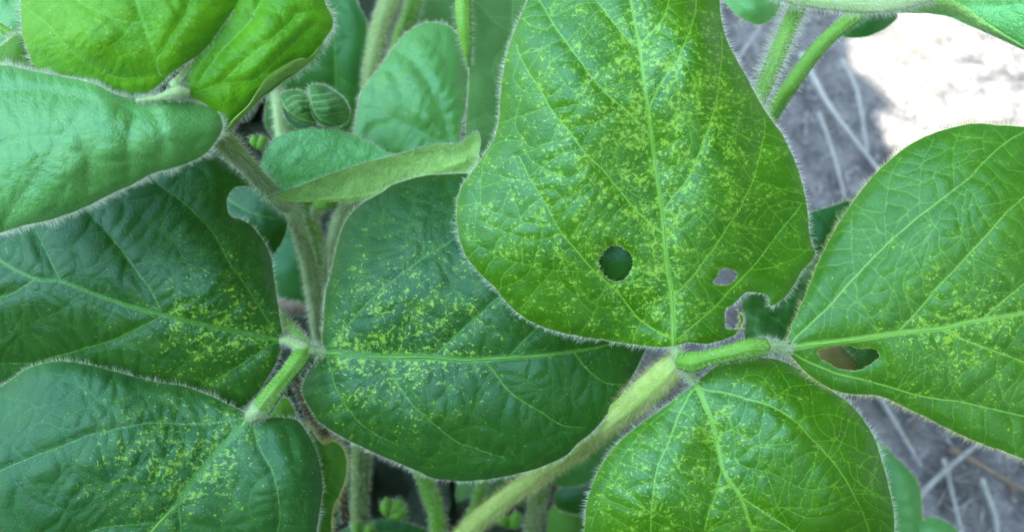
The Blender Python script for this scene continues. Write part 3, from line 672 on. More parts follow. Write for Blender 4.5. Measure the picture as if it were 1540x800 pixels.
D_v3 = [[(556,448),(548,415.6),(550,365.6),(555,328),(562,306)],[(611,403),(609,365.6),(620,309),(630,284)],[(665.6,372),(653,356),(650,325),(650,290)],[(495,500),(501.6,425),(508,390)],[(824,540),(832,572),(830,600)],[(590,568),(610,560),(625,540)],[(693,668),(688,690),(690,712)],[(844,640),(840,660),(848,680)],[(700,525),(705,500),(700,470)]]
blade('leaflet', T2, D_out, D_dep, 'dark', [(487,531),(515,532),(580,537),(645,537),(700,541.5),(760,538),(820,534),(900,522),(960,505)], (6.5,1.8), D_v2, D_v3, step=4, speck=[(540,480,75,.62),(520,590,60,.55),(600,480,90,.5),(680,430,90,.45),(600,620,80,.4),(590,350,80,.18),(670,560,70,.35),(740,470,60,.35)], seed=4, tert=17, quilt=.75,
      label='broad dark leaflet in the middle, its far end under the holed one', hairlen=2.4, surfhair=.25, curl=.5, midmat='midrib_dark')
E_out = [(425,514),(421,477),(414,431),(408,389),(395,360),(379,340),(362,330),(346,324),(341,304),(348,287),(362,280),(385,282),(356,256),(320,230),(280,205),(200,215),(100,270),(0,310),(-70,330),(-160,420),(-180,520),(-120,620),(0,650),(150,660),(300,655),(362,625),(380,605),(398,575),(415,545)]
E_dep = [(425,514,34.9),(337,495,34.0),(195,460,33.5),(55,420,33.3),(-100,365,33.6),(250,380,33.6),(120,350,33.5),(340,400,33.8),(320,235,35.2),(200,215,35.0),(0,315,34.2),(-160,420,34.8),(385,283,35.6),(345,310,34.9),(414,431,35.1),(395,362,35.2),(200,540,34.2),(300,582,34.9),(80,560,35.0),(150,650,36.5),(0,650,36.5),(370,610,35.4),(-120,620,36)]
E_v2 = [[(244,473),(227.5,438),(195,392),(162.5,350),(135,321),(110,290)],[(91,421.5),(78,395.5),(65,366),(53.6,347)],[(424,512),(410,492),(395,470),(369,428),(343,392),(320,350),(294,321),(278,306),(239,277),(210,250)],
 [(420,514),(402.5,521),(370,543.5),(337.5,563),(302,582.5)],[(243,476),(180,507.5),(144,519),(81,537),(49.5,546),(0,546)],[(53.6,420),(19.5,441),(0,447.5),(-60,470)]]
E_v3 = [[(320,348),(336,321),(340,285),(336,252)],[(278,306),(280,269),(282,240)],[(304,489),(288,415),(262,366),(220,335)],[(121.5,442),(90,467),(45,487)],[(130,438),(126,400),(112,370)],[(300,488),(270,520),(240,545)]]
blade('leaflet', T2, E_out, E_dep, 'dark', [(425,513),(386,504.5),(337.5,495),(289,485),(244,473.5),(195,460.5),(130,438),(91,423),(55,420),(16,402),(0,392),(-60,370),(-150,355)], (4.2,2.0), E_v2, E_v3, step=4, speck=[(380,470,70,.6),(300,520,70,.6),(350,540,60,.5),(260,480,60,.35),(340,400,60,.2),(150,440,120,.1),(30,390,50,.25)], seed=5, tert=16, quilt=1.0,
      label='dark upper left leaflet with a bitten right edge', hairlen=2.4, surfhair=.35, curl=.5, hairs=.8, midmat='midrib_dark')
F_out = [(376,624),(354,613),(328,600),(298.5,588),(269,579),(240,575),(202.5,566),(144,551),(90,542.6),(45,552.5),(13.5,573),(-20,595),(-70,640),(-130,740),(-100,860),(0,950),(150,990),(300,960),(420,900),(468,840),(476,800),(480,775),(485,737),(483,705),(473,672.5),(459,647),(445,631),(415,627),(390,630)]
F_dep = [(376,625,33.7),(330,675,33.4),(270,752,33.0),(200,830,33.0),(200,640,32.6),(90,672,32.2),(0,708,32.2),(90,543,33.2),(210,568,33.5),(300,589,33.9),(0,583,33.4),(-130,740,33.3),(120,720,32.3),(440,700,33.5),(417,740,33.2),(459,647,34.3),(485,737,34.2),(476,800,34.2),(380,720,33.3),(445,630,34.3),(60,850,32.7),(150,990,34),(420,900,35)]
F_v2 = [[(372,628),(340,633),(290,637.5),(240,635),(202.5,640),(135,654),(90,672),(40.5,690),(0,708),(-60,740)],[(378,630),(390,672.5),(410,710),(417.5,740),(421,770),(417.5,800),(405,860)],[(242,785),(193.5,789),(148.5,795.5),(60,830)],[(268,757),(272,800),(268,840)]]
F_v3 = [[(193.5,640),(153,606.5),(117,579.5),(90,570.5)],[(130,654),(90,627),(45,606.5),(0,595)],[(40,690),(22,674),(0,655),(-20,650)],[(236,631),(216,597),(195,575)],[(415,716),(440,700),(479,691)],[(420,755),(440,749),(480,752)],[(97,674),(112.5,710),(148.5,741.5),(180,768),(190,785)],[(27,701),(54,737),(103.5,773),(120,800)],[(200,645),(230,680),(270,700)]]
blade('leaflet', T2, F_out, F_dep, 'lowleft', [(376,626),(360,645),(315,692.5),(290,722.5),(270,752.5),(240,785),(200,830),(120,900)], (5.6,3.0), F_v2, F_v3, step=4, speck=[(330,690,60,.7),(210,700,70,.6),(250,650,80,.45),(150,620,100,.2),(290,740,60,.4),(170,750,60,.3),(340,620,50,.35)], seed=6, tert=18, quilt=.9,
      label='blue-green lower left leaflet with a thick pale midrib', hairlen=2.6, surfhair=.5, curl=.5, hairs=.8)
stem('leaflet_stalk', [(464,524,34.6,8),(452,538,34.3,12),(435,560,34.1,11),(415,585,33.8,12),(393,614,33.7,14)], M['stem'], T2, hairmat='fuzz', dens=2.0, hairlen=2.2, seed=31, ribs=.2)
stem('leaflet_joint', [(398,608,33.7,12),(386,620,33.7,12),(372,630,33.8,7)], M['stempale'], T2, dens=3.4, hairlen=2.8, seed=32)
stem('leaflet_joint', [(421,512,34.9,4),(436,513,34.8,7),(450,520,34.6,10),(463,527,34.6,11),(476,528,34.8,8),(492,531,34.9,5)], M['stempale'], T2, dens=3.2, hairlen=2.6, seed=33)
stem('petiole', [(462,522,35.0,11),(445,503,35.6,10),(428,484,36.6,10),(405,455,38,10),(380,410,40,10),(350,360,43,10)], M['stem'], T2, hairmat='fuzz', dens=1.2, hairlen=2.2, seed=34)

# ================================================================== leaf 3: the bright young one, top left
T3 = thing('soybean_leaf', 'yellow-green young three-part leaf with thick white fuzz in the top left corner', 'leaf', P(266, 128, 27.6))
G1_out = [(252,116),(245,123),(225,139),(205,145),(175,141),(142.5,132),(100,124),(70,114),(53,102),(42.5,78),(34,52.5),(32,25),(31,0),(35,-50),(70,-110),(140,-150),(250,-170),(340,-130),(375,-60),(360,0),(349,18),(331,44),(306,77),(276,98)]
G1_dep = [(252,116,27.5),(217,40,26.8),(200,-80,27),(130,80,26.9),(100,60,27.0),(34,30,27.9),(52,100,28.3),(120,128,28.2),(205,145,28.0),(300,0,27.0),(270,60,27.0),(350,16,27.7),(306,77,27.7),(60,-100,28.5),(340,-120,28.5)]
blade('leaflet', T3, G1_out, G1_dep, 'young', [(250,118),(240,110),(230,75),(217.5,40),(205,0),(190,-60),(180,-150)], (3.2,1.8), [[(215,35),(185,32.5),(155,21),(115,0),(80,-30)],[(244,114),(212.5,117.5),(175,117.5),(150,107.5),(130,95),(100,70),(70,36),(37.5,10),(20,-10)],[(236,90),(255,60),(275,30),(290,-10)]],
      [[(130,97),(100,101),(72,100)],[(97,66),(75,70),(50,67)],[(200,35),(180,60),(150,75),(110,78)],[(233,85),(200,80),(165,90)]], step=4.5, speck=[(130,60,60,.45),(180,60,70,.4),(200,10,60,.25)], seed=7, tert=17, quilt=.9, label='glossy yellow-green upper leaflet', hairs=.9, hairlen=2.4, surfhair=.15, curl=.3)
G2_out = [(276,145),(278,130),(286,105),(300,72),(322,38),(340,5),(365,-33),(400,-80),(450,-110),(492,-60),(488,-10),(488,0),(494,16.5),(501,30),(498,45),(487.5,60),(478,76),(466,92),(450,106),(430,120),(410,135),(388,152),(370,170),(352,188),(339,199),(334,185),(320,165),(300,152)]
def rolled(seam, out_edge, d0, lift, n=7):
    """a margin that rolls up and over: strip of underside from the blade's outline back to its edge line"""
    a = catmull(out_edge, step=4); L = len(a); c = catmull(seam, step=4)
    ci = np.stack([np.interp(np.linspace(0, 1, L), np.linspace(0, 1, len(c)), c[:, k]) for k in (0, 1)], 1)
    rows = []; uv = []
    for k in range(n):
        t = k / (n - 1); q = a * (1 - t) + ci * t; d = d0(q) + .12 - lift * math.sin(t * 2.0) * 1.0
        rows.append(P(q[:, 0], q[:, 1], d)); uv.append(np.stack([q[:, 0], -q[:, 1]], 1) / 100)
    V = np.concatenate(rows); U = np.concatenate(uv); F = []
    for k in range(n - 1):
        for i in range(L - 1):
            p0 = k * L + i; F += [(p0, p0 + 1, p0 + L + 1), (p0, p0 + L + 1, p0 + L)]
    F = np.array(F, np.int32); A_, B_, C_ = V[F[:, 0]], V[F[:, 1]], V[F[:, 2]]
    face = (np.cross(B_ - A_, C_ - A_) * (np.array([0, 0, CAMH]) - A_)).sum(1); w_ = face > 0; F[w_] = F[w_][:, ::-1]   # its underside looks at the lens
    m = len(V); edv = np.repeat(np.linspace(12, 0, n), L)
    at = dict(d1=np.full(m, 60.), d2=np.full(m, 60.), d3=np.full(m, 60.), d4=np.full(m, 60.), sp=np.zeros(m), ed=edv)
    return V, F, at, U
G2_dep = [(287,133,27.9),(340,60,27.75),(352,8,27.8),(420,60,27.6),(400,120,28.1),(490,0,28.3),(501,30,28.6),(466,92,28.9),(430,120,28.8),(388,152,28.9),(339,199,28.9),(330,160,28.4),(440,-100,28.4),(360,120,28.0)]
G2_dep = [(a, c, d + .15) for a, c, d in G2_dep]
strip = rolled([(480,70),(465,87),(449,88),(427,99),(402,115.5),(386,137.5),(372,159.5),(350,180),(339,198)], [(487,62),(473,90),(452,108),(430,121),(410,136),(388,153),(370,171),(352,188),(339,199)], TPS(G2_dep), .45)
blade('leaflet', T3, G2_out, G2_dep, 'young', [(285,143),(330,128),(385,120),(440,90)], (1.5,1.0), [[(300,125),(330,80),(370,40),(400,-10)],[(330,128),(370,90),(420,50),(450,20)],[(385,121),(430,80),(470,40)]], [], step=4.5, seed=8, tert=17, quilt=1.1,
      label='young right-hand leaflet with a rolled fuzzy margin', hairs=2.2, hairlen=3.2, surfhair=.25, curl=.1, extra=[strip], midmat=None)
G3_out = [(268,150),(240,150),(212,151),(175,143),(140,126),(100,117),(62,110),(25,102),(0,98),(-60,92),(-150,150),(-170,260),(-100,340),(-40,358),(0,350),(32.5,340),(81,329),(130,311),(169,291.5),(201.5,277),(227.5,262),(265,251),(297.5,238),(315,225),(329,206),(335,190),(329,171),(317,161),(295,154)]
G3_dep = [(240,150,27.6),(212,152,27.7),(160,150,27.2),(100,197,27.0),(50,270,27.2),(0,350,28.2),(-60,92,28.1),(0,100,28.0),(100,118,27.8),(-170,260,28.2),(170,291,28.1),(200,220,27.2),(250,200,27.3),(140,260,27.4),(330,185,28.4),(297,238,28.3),(227,262,28.1),(270,152,27.9)]
blade('leaflet', T3, G3_out, G3_dep, 'pale', [(240,150),(212,152),(160,150),(135,165),(100,197.5),(65,250),(30,300),(10,335)], (2.0,1.5), [[(165,150),(200,170),(195,200),(192,235),(195,270)],[(112,183),(127,220),(135,250),(132,285)],[(92,205),(50,207),(0,220),(-60,240)],[(215,152),(235,175),(245,205),(243,235)],[(150,155),(90,140),(30,135),(-40,140)]], [], step=4.5, speck=[(160,200,90,.28),(60,180,80,.2),(160,270,60,.25)], seed=10, tert=17, quilt=.8,
      label='pale blue-green lower leaflet with a long fuzzy margin', hairs=2.6, hairlen=2.7, surfhair=.3, curl=.5, midmat=None)
stem('leaflet_joint', [(205,152,27.6,3),(240,147,27.5,5),(266,139,27.5,9),(285,140,27.7,6)], M['stempale'], T3, dens=3.0, hairlen=2.2, seed=41)
stem('leaflet_joint', [(262,130,27.6,9),(275,114,27.9,6),(290,94,28.1,4),(305,74,28.2,2)], M['stempale'], T3, dens=3.0, hairlen=2.4, seed=42)
stem('petiole', [(270,135,28.0,11),(300,170,29.5,14),(345,220,32,17),(370,247,33.5,13),(395,275,35.5,12),(430,310,38,11)], M['stempale'], T3, dens=1.2, hairlen=3.6, hairmat='fuzz', seed=43)

# ================================================================== young folded leaf above the middle
T4 = thing('soybean_leaf', 'young folded leaf like an open boat, left of the big holed leaflet', 'leaf', P(716, 250, 37))
up_dep = [(395,297,35.9),(392,250,36.8),(430,198,37.3),(500,197,37.4),(590,233,37.4),(450,290,37.0),(540,275,37.5),(640,262,37.5),(480,240,37.2)]
Hu = [(396,298),(391,272),(393,245),(402,222),(420,205),(450,196),(480,194),(510,197),(540,207),(570,222),(600,236),(650,240),(700,240),(690,262),(600,276),(500,290),(440,296)]
fl_out = [(397,298),(407.5,297),(452.5,279),(480,267),(520,254),(556,244),(592,234),(625,224),(655,218),(691,216),(705,206),(716,199),(723,208),(721,230),(716,262),(690,272),(653,280),(600,292),(570,297),(540,303),(500,304),(450,304),(420,302)]
fl_dep = [(397,298,35.8),(452,279,36.2),(520,254,36.2),(592,234,36.3),(655,218,36.4),(716,199,36.6),(716,262,36.9),(640,275,37.0),(540,303,37.1),(450,304,36.8),(540,275,36.5)]
Vx = blade('x', 'raw', fl_out, fl_dep, 'boat', None, veins2=[[(700,240),(640,262),(560,290),(480,300)]], veins3=[[(640,262),(620,245),(590,238)],[(560,290),(530,270),(500,262)],[(690,245),(670,230),(660,220)]], step=4.5, seed=13, tert=18, flip=True, quilt=-1.2)
blade('leaflet', T4, Hu, up_dep, 'boat', None, veins2=[[(690,250),(600,262),(500,268),(410,280)]], veins3=[[(560,262),(530,230),(510,205)],[(500,268),(465,235),(450,205)],[(450,275),(420,250),(405,232)]], step=4.5, seed=11, tert=18, quilt=1.6, hairs=1.0, hairlen=2.0, surfhair=.2, extra=[Vx], label='folded boat-shaped leaflet')
# hairs along the near margin of the fold
mg = catmull([(397,298),(452.5,279),(520,254),(592,234),(655,218),(691,216),(716,199),(723,212),(720,235),(716,262)], step=1.0)
fl = TPS(fl_dep); r = np.random.default_rng(5)
i = r.integers(0, len(mg) - 1, 1500); p3 = P(mg[i, 0], mg[i, 1], fl(mg[i])); off = np.stack([r.normal(-2, 3, len(i)), -np.abs(r.normal(5, 4, len(i)))], 1)
q3 = P(mg[i, 0] + off[:, 0], mg[i, 1] + off[:, 1], fl(mg[i]) + r.normal(-.2, .2, len(i)))
par = [o for o in T4.children if o.name.startswith('leaflet')][0]
hair_mesh('margin_hairs', p3, q3 - p3, r.uniform(.6, 1.7, len(i)) * 1e-3, .00004, M['fuzz'], par, 6)
qq = r.uniform((395, 200), (725, 305), (9000, 2)); qq = qq[inside(qq, catmull(fl_out, True, 4))][:1200]
p3 = P(qq[:, 0], qq[:, 1], fl(qq)); hair_mesh('underside_hairs', p3, np.array([-.3, -.3, .8]) + r.normal(size=p3.shape) * .4, r.uniform(.8, 2.0, len(p3)) * 1e-3, .00004, M['fuzz'], par, 7)
stem('petiole', [(716,250,37,8),(735,262,38,8),(760,300,41,8),(770,360,46,9)], M['stempale'], T4, dens=1.6, hairlen=2.4, seed=44)

# ---- small upright leaflet behind it
T5 = thing('soybean_leaf', 'small rounded upright leaf with sunken veins, behind the folded boat-shaped leaf', 'leaf', P(665, 218, 39.5))
I_out = [(690,215),(694,190),(699,168),(703,135),(703,93),(698,69),(686,49.5),(668,37.5),(647,34.5),(629,39),(608,54),(590,75),(575,96),(557,120),(542,144),(537,174),(531,205),(540,225),(580,240),(640,245),(680,235)]
I_dep = [(690,215,39.6),(703,110,40.4),(647,35,41),(575,96,40.2),(600,150,39.1),(537,174,40),(660,120,39.3),(640,240,39.4),(560,225,39.8)]
blade('leaflet', T5, I_out, I_dep, 'pale', [(661,216),(626,195),(596,180),(569,166.5),(545,165)], (2.2,1.2), [[(677,214),(662,165),(641,120),(620,93),(596,75)],[(611,186),(605,144),(590,111)],[(581,173),(569,156),(566,129)],[(590,181),(570,190),(554,201)]], [], step=4.5, speck=[(650,170,60,.25)], seed=12, tert=14, quilt=1.8, hairs=1.6, hairlen=2.4, surfhair=.2, midmat='midrib_dark', label='rounded blade')
stem('petiole', [(670,218,39.8,6),(690,245,41,7),(720,300,44,8),(740,370,48,8)], M['stempale'], T5, dens=1.4, hairlen=2.2, seed=45)

# ---- the unfolding bud
T6 = thing('unfolding_leaf', 'small fuzzy leaf still folded into two ribbed pods, beside the young yellow-green leaf', 'leaf bud', P(490, 190, 37.5))
def pod(name, out, dep, ribs, keel, label, seed):
    blade(name, T6, out, dep, 'pod', keel, (1.5, 1.0), ribs, [], step=3.5, seed=seed, tert=0, quilt=3.0, hairs=1.6, hairlen=1.9, surfhair=3.0, midmat=None, curl=.6, label=label, surflen=1.6)
pod('folded_leaflet', [(420,145),(432,137),(450,136),(462,142),(470,165),(478,188),(455,189),(436,181),(424,165)], [(420,145,37.4),(450,136,37.5),(450,162,36.7),(478,188,37.3),(436,181,37.7)], [[(430,152),(440,145),(455,143)],[(434,160),(447,152),(463,152)],[(442,168),(455,160),(467,162)],[(450,174),(462,170),(472,172)]], [(421,148),(432,165),(450,178),(476,186)], 'left folded leaflet', 61)
pod('folded_leaflet', [(464,132),(475,128),(490,130),(503,138),(518,150),(526,168),(521,184),(500,191),(478,184),(467,163)], [(464,132,37.0),(500,135,37.0),(495,162,36.1),(526,168,37.0),(495,190,37.2),(470,175,36.9)], [[(467,145),(480,143),(495,140)],[(469,155),(485,152),(505,147)],[(472,165),(490,162),(512,157)],[(478,174),(495,172),(519,168)]], [(465,134),(469,158),(480,178),(505,188)], 'right folded leaflet with the sharper ribs', 62)
blade('sepal', T6, [(424,152),(436,175),(455,186),(480,188),(505,190),(500,200),(460,198),(438,188),(426,170)], [(424,152,37.6),(455,186,37.5),(500,195,37.5)], 'dark', step=4, seed=63, tert=0, hairs=.3, surfhair=0)
stem('petiole', [(495,188,37.6,7),(500,215,39.5,8),(490,280,42,9),(470,330,45,9)], M['stempale'], T6, dens=2, hairlen=2.4, seed=64)

# ================================================================== background leaves, each its own
def plant(lab, pth, mt, **kw):
    T = thing('soybean_plant', lab, 'plant', P(*pth[len(pth) // 2][:3])); stem('stem', pth, M[mt], T, **kw); return T
def bleaf(label, out, d, mat, veins=(), cat='leaf', name='soybean_leaf', seed=0, mid=None, tilt=0, hairs=.8, hairlen=2.6, group=None, hairmat='fuzz', step=6, speck=None, flip=False, quilt=1.6, stalk_to=None):
    a = np.array(out, float); c = a.mean(0)
    T = thing(name, label, cat, P(c[0], c[1], d), group)
    if isinstance(d, (int, float)):
        ext = np.abs(a - c).max(); dep = [(x, y, d + .9 * (np.hypot(x - c[0], y - c[1]) / ext)**2 + tilt * (y - c[1]) / 100) for x, y in out] + [(c[0], c[1], d)]
    blade('blade', T, out, dep, mat, mid, (2.4, 1.2), veins, [], step=step, seed=seed, tert=24, quilt=quilt, hairs=hairs, hairlen=hairlen, surfhair=.1, midmat='midrib' if mid else None, hairmat=hairmat, speck=speck, flip=flip)
    if stalk_to:
        stem('petiole', stalk_to, M['stemdull'], T, dens=.7, hairlen=2.2, seed=seed + 5)
    return T
bleaf('tall pale grey-green leaf seen from below, behind the left edge of the big holed leaflet', [(704,-60),(704,20),(706,100),(700,200),(692,262),(710,290),(760,300),(830,260),(850,100),(840,-60)], 38.5, 'greyunder', [[(760,290),(765,180),(770,60),(772,-40)]], seed=71, hairs=1, hairlen=2.6, stalk_to=[(760,300,38.8,8),(770,360,42,8),(765,450,50,8)])
plant('bright green tapering stalk with white fuzz beside the small upright leaf', [(696,-60,37.6,12),(696,0,37.4,12),(698,40,37.3,11),(702,75,37.5,7),(705,100,38,3)], 'stem', dens=.9, hairlen=3.0, seed=72)
bleaf('dark green blurred leaf behind the unfolding bud', [(468,-30),(515,-30),(540,10),(552,40),(548,90),(540,150),(520,200),(440,215),(400,190),(410,120),(460,60)], 50, 'back', [[(500,190),(505,120),(500,20)]], seed=73, tilt=1.5)
bleaf('grey-green blurred leaf at the top edge above the small upright leaf', [(600,-40),(700,-40),(700,30),(690,80),(640,100),(600,90),(615,30)], 54, 'greyunder', seed=74)
for lab, pth, mt, sd in (
    ('thick olive stem at the top edge, left of the small upright leaf', [(596,-50,50,17),(588,0,50,17),(572,45,50,16),(562,95,50,15),(556,160,51,15),(545,260,54,15),(520,380,60,15)], 'stemdull', 81),
    ('second blurred green stem, close right of the thick olive one', [(632,-40,52,13),(618,20,52,13),(600,70,53,13),(585,140,55,13),(570,260,60,13)], 'stem', 82),
    ('pale fuzzy stem under the folded boat-shaped leaf, leaning left', [(415,280,41,11),(440,322,42,12),(458,372,43.5,11),(468,420,45,11),(478,480,47,11),(500,600,55,14)], 'stempale', 83),
    ('yellow-green ridged stem close beside the pale fuzzy one', [(440,285,44,12),(468,345,45,13),(482,400,46,13),(488,450,48,13),(500,560,56,13)], 'stem', 84),
    ('blurred pale stalk rising behind the unfolding bud', [(410,90,44,10),(418,150,44,10),(425,210,44,10),(440,280,46,10)], 'stempale', 85),
    ('pale fuzzy stem piece right below the folded boat-shaped leaf', [(560,270,40,13),(530,300,41,14),(510,340,42.5,13),(500,400,44.5,12),(500,480,49,12)], 'stempale', 86),
    ('straight grey-green stem in the dark gap at the bottom, left one', [(545,640,48,13),(543,700,49,13),(541,760,50,13),(540,840,52,13)], 'stemdull', 87),
    ('curved green stem below the middle leaf, between the gap and the petiole', [(625,690,47,12),(645,735,47,13),(658,780,47,13),(664,850,48,13)], 'stem', 88),
    ('short green stem right of the fuzzy petiole at the bottom edge', [(818,690,50,14),(812,740,50,14),(802,790,51,13),(795,850,53,13)], 'stemdull', 89),
    ('thin blurred stem slanting beside the petiole at the bottom edge', [(735,700,48,7),(720,745,48.5,8),(698,800,49,8),(680,850,50,8)], 'stem', 90),
    ('reddish brown stem in the gap left of the middle leaf', [(440,560,43,6),(462,612,43,8),(485,650,43,8),(505,700,44,7),(520,780,46,7)], 'stembrown', 91),
    ('dead brown stalk lying across the gap beneath the joint', [(395,452,56,8),(440,462,56,9),(485,470,57,8),(520,475,58,8)], 'strawbrown', 92)):
    plant(lab, pth, mt, dens=.8, hairlen=3.0, seed=sd, hairrad=.06)
plant('upright green stem bristling with long white hairs', [(1215,-60,33.5,14),(1203,0,33.5,13),(1186,40,33.5,13),(1172,75,33.6,13),(1155,115,33.8,12.5),(1140,150,34,12),(1125,190,34.6,12),(1110,260,37,12),(1090,360,42,12)], 'stem', dens=1.9, hairlen=4.2, seed=93, hairrad=.05, lean=.3)
plant('smooth bright green petiole slanting up to the right behind the bristly stem', [(1345,-25,37,10),(1310,8,37.2,11),(1268,38,37.4,11),(1228,76,37.8,11),(1188,130,38.4,11),(1160,175,39.5,11),(1130,250,43,11)], 'stem', dens=.8, hairlen=2.4, seed=94)
# fuzzy petiole and the leaf in the top right corner
T7 = thing('soybean_leaf', 'teal leaf in the top right corner on a pale fuzzy stalk along the top edge', 'leaf', P(1300, 5, 32))
stem('petiole', [(1150,-22,32.5,12),(1190,-6,32.2,12),(1240,2,32,13),(1300,8,32,13),(1350,5,32,11),(1400,-5,32.3,8)], M['stempale'], T7, dens=3.0, hairlen=3.0, seed=95)
R_out = [(1270,10),(1300,20),(1360,15),(1410,22),(1435,28),(1460,40),(1485,50),(1510,61),(1540,75),(1600,100),(1680,80),(1700,-20),(1600,-80),(1450,-60),(1350,-15)]
R_dep = [(1280,12,32.6),(1410,20,32.9),(1430,0,32.1),(1485,35,32.3),(1540,75,32.6),(1540,10,31.6),(1600,-60,31),(1690,40,30.7),(1470,-30,32)]
blade('leaflet', T7, R_out, R_dep, 'boat', [(1300,5),(1380,-10),(1450,-20),(1600,-30)], (3,2), [[(1400,-14),(1450,8),(1500,10),(1540,8),(1600,12)]], [], step=4.5, seed=76, tert=22, hairs=.9, hairlen=2.0, surfhair=.2, extra=[rolled([(1340,0),(1430,0),(1485,35),(1540,70)], [(1300,20),(1410,22),(1460,40),(1540,76)], TPS(R_dep), .35)], midmat=None, hairmat='fuzz')
bleaf('small plain green leaf tip hanging below the fuzzy stalk, before the bright soil', [(1255,50),(1270,56),(1300,56),(1330,44),(1350,25),(1335,10),(1290,15),(1262,30)], 40, 'back', seed=77)
bleaf('blurred teal leaf tip at the top edge, right of the big holed leaflet', [(1085,-20),(1175,-20),(1168,20),(1155,33),(1138,37),(1115,27),(1095,10)], 41, 'pale', seed=78)
bleaf('plain green leaf showing between the two biggest leaflets', [(1195,345),(1215,322),(1248,311),(1290,302),(1330,330),(1330,400),(1290,470),(1240,470),(1200,420),(1190,380)], 39.5, 'back', [[(1215,440),(1240,380),(1260,330)]], seed=79, hairs=1.0)
bleaf('crumpled dark green leaf behind the ragged bite', [(1112,440),(1125,415),(1170,400),(1215,395),(1260,430),(1262,480),(1235,520),(1190,535),(1140,530),(1120,505),(1122,480)], 37.6, 'pale', [[(1190,520),(1170,470),(1160,430)],[(1190,520),(1215,470),(1225,430)],[(1180,490),(1150,470),(1130,465)],[(1200,480),(1235,470),(1250,450)]], seed=80, quilt=9, hairs=.5)
bleaf('withered tan leaf scrap behind the left part of the oblong hole', [(1200,500),(1240,505),(1275,530),(1290,560),(1270,590),(1230,575),(1205,545)], 34.5, 'brown', seed=96, quilt=4)
bleaf('grey-green leaf behind the right part of the oblong hole', [(1235,490),(1300,480),(1370,505),(1360,560),(1300,590),(1260,560)], 35.5, 'greyunder', seed=196, quilt=3)
bleaf('blurred yellow-green leaf on edge below the right leaflet', [(1295,640),(1322,662),(1350,690),(1378,720),(1386,760),(1382,830),(1330,860),(1290,800)], 50, 'pale', [[(1300,650),(1345,730),(1350,830)]], seed=97, hairs=.8)
bleaf('blurred teal leaf tip at the bottom edge right of the yellow-green one', [(1375,790),(1395,778),(1415,780),(1440,798),(1470,840),(1390,870)], 50, 'pale', seed=98)
bleaf('dark teal leaf seen through the bitten edge of the left leaflet', [(330,285),(360,262),(400,275),(425,305),(432,335),(425,362),(408,384),(392,380),(385,345),(345,330)], 41.5, 'dark', [[(340,300),(380,320),(420,330)]], seed=99, hairs=1.0)
bleaf('flat mid-green leaf in the gap beside the pale fuzzy stem', [(370,350),(430,340),(480,380),(500,430),(470,456),(430,462),(400,450),(380,400)], 58, 'back', seed=100)
bleaf('bright green leaf scrap behind the joint of the lower left leaflet', [(385,640),(405,618),(428,598),(437,606),(450,640),(440,660),(400,660)], 35.2, 'young', seed=101, hairs=1.4, hairlen=2.2)
bleaf('curled fuzzy yellow-green leaf edge beside the lower left leaflet', [(455,640),(485,668),(500,664),(514,672),(521,690),(520,716),(510,745),(500,765),(498,800),(500,850),(455,850),(462,740)], 37.0, 'under', [[(490,700),(480,760),(478,830)]], seed=102, hairs=3.4, hairlen=3.2, hairmat='fuzzwarm', step=5)
bleaf('blurred teal leaf right of the fuzzy petiole at the bottom', [(815,700),(850,680),(890,660),(930,650),(935,690),(900,715),(870,730),(830,728)], 50, 'pale', seed=103)
bleaf('blurred dark green leaf between the petiole and the lower leaflet', [(840,735),(880,715),(930,700),(940,760),(900,770),(862,772),(835,760)], 54, 'dark', seed=104)
bleaf('yellowing blurred leaf at the bottom beside the lower leaflet', [(825,770),(860,752),(885,760),(890,800),(870,840),(830,840)], 56, 'under', seed=105)
bleaf('low green leaf at the bottom edge under the dark gap', [(505,812),(530,790),(560,782),(595,782),(630,792),(665,810),(640,850),(540,860)], 50, 'back', [[(520,830),(580,800),(640,815)]], seed=106)
bleaf('blurred green leaf behind the curved stem at the bottom', [(690,720),(725,705),(775,700),(800,730),(770,790),(720,800),(690,770)], 60, 'greyunder', seed=107)
bleaf('shadowed green leaf left of the straight stem', [(490,690),(530,670),(560,690),(545,740),(520,780),(490,770)], 58, 'dark', seed=108)
bleaf('blue-green leaf in the top left corner behind the yellow-green leaflet', [(-60,-50),(40,-50),(60,0),(50,70),(20,90),(-40,85)], 36, 'pale', [[(-50,80),(0,30),(30,-30)]], seed=109)
bleaf('narrow pale leaf edge with white fuzz left of the yellow-green leaflet', [(-50,85),(0,70),(30,50),(45,70),(60,105),(60,125),(0,130),(-60,125)], 29.8, 'under', seed=110, hairs=1.6, flip=False)
plant('short thin green stalk in the top left corner', [(-40,20,33,6),(0,42,33,6),(22,54,33,6),(60,75,33.5,6)], 'stem', dens=.6, hairlen=2, seed=111)
# buds
def bud(px, py, d, size, lab, seed):
    T = thing('flower_bud', lab, 'bud', P(px, py, d), 'fuzzy buds between the stems')
    rr = np.random.default_rng(seed)
    for k in range(4):
        a = rr.uniform(-1.2, 1.2) + k * .2; L = size * rr.uniform(.7, 1.1); dx, dy = math.sin(a), -math.cos(a)
        path = [(px, py, d, size * .18), (px + dx * L * .4, py + dy * L * .4, d - .3, size * .38), (px + dx * L * .75, py + dy * L * .75, d - .4, size * .3), (px + dx * L, py + dy * L, d - .4, size * .05)]
        stem('sepal', path, M['stem'], T, dens=1.2, hairlen=1.8, seed=seed + k, ns=10)
bud(388, 222, 41, 22, 'yellow-green fuzzy bud beside the petiole of the young leaf', 120)
bud(585, 775, 49, 30, 'pale green bud in the dark gap at the bottom', 124)
bud(470, 305, 41, 34, 'cluster of green buds hanging under the folded boat-shaped leaf', 128)
bud(765, 790, 52, 24, 'small bud between the petiole and the short stem at the bottom', 132)
bud(545, 800, 49, 24, 'small green bud at the foot of the straight grey-green stem', 136)

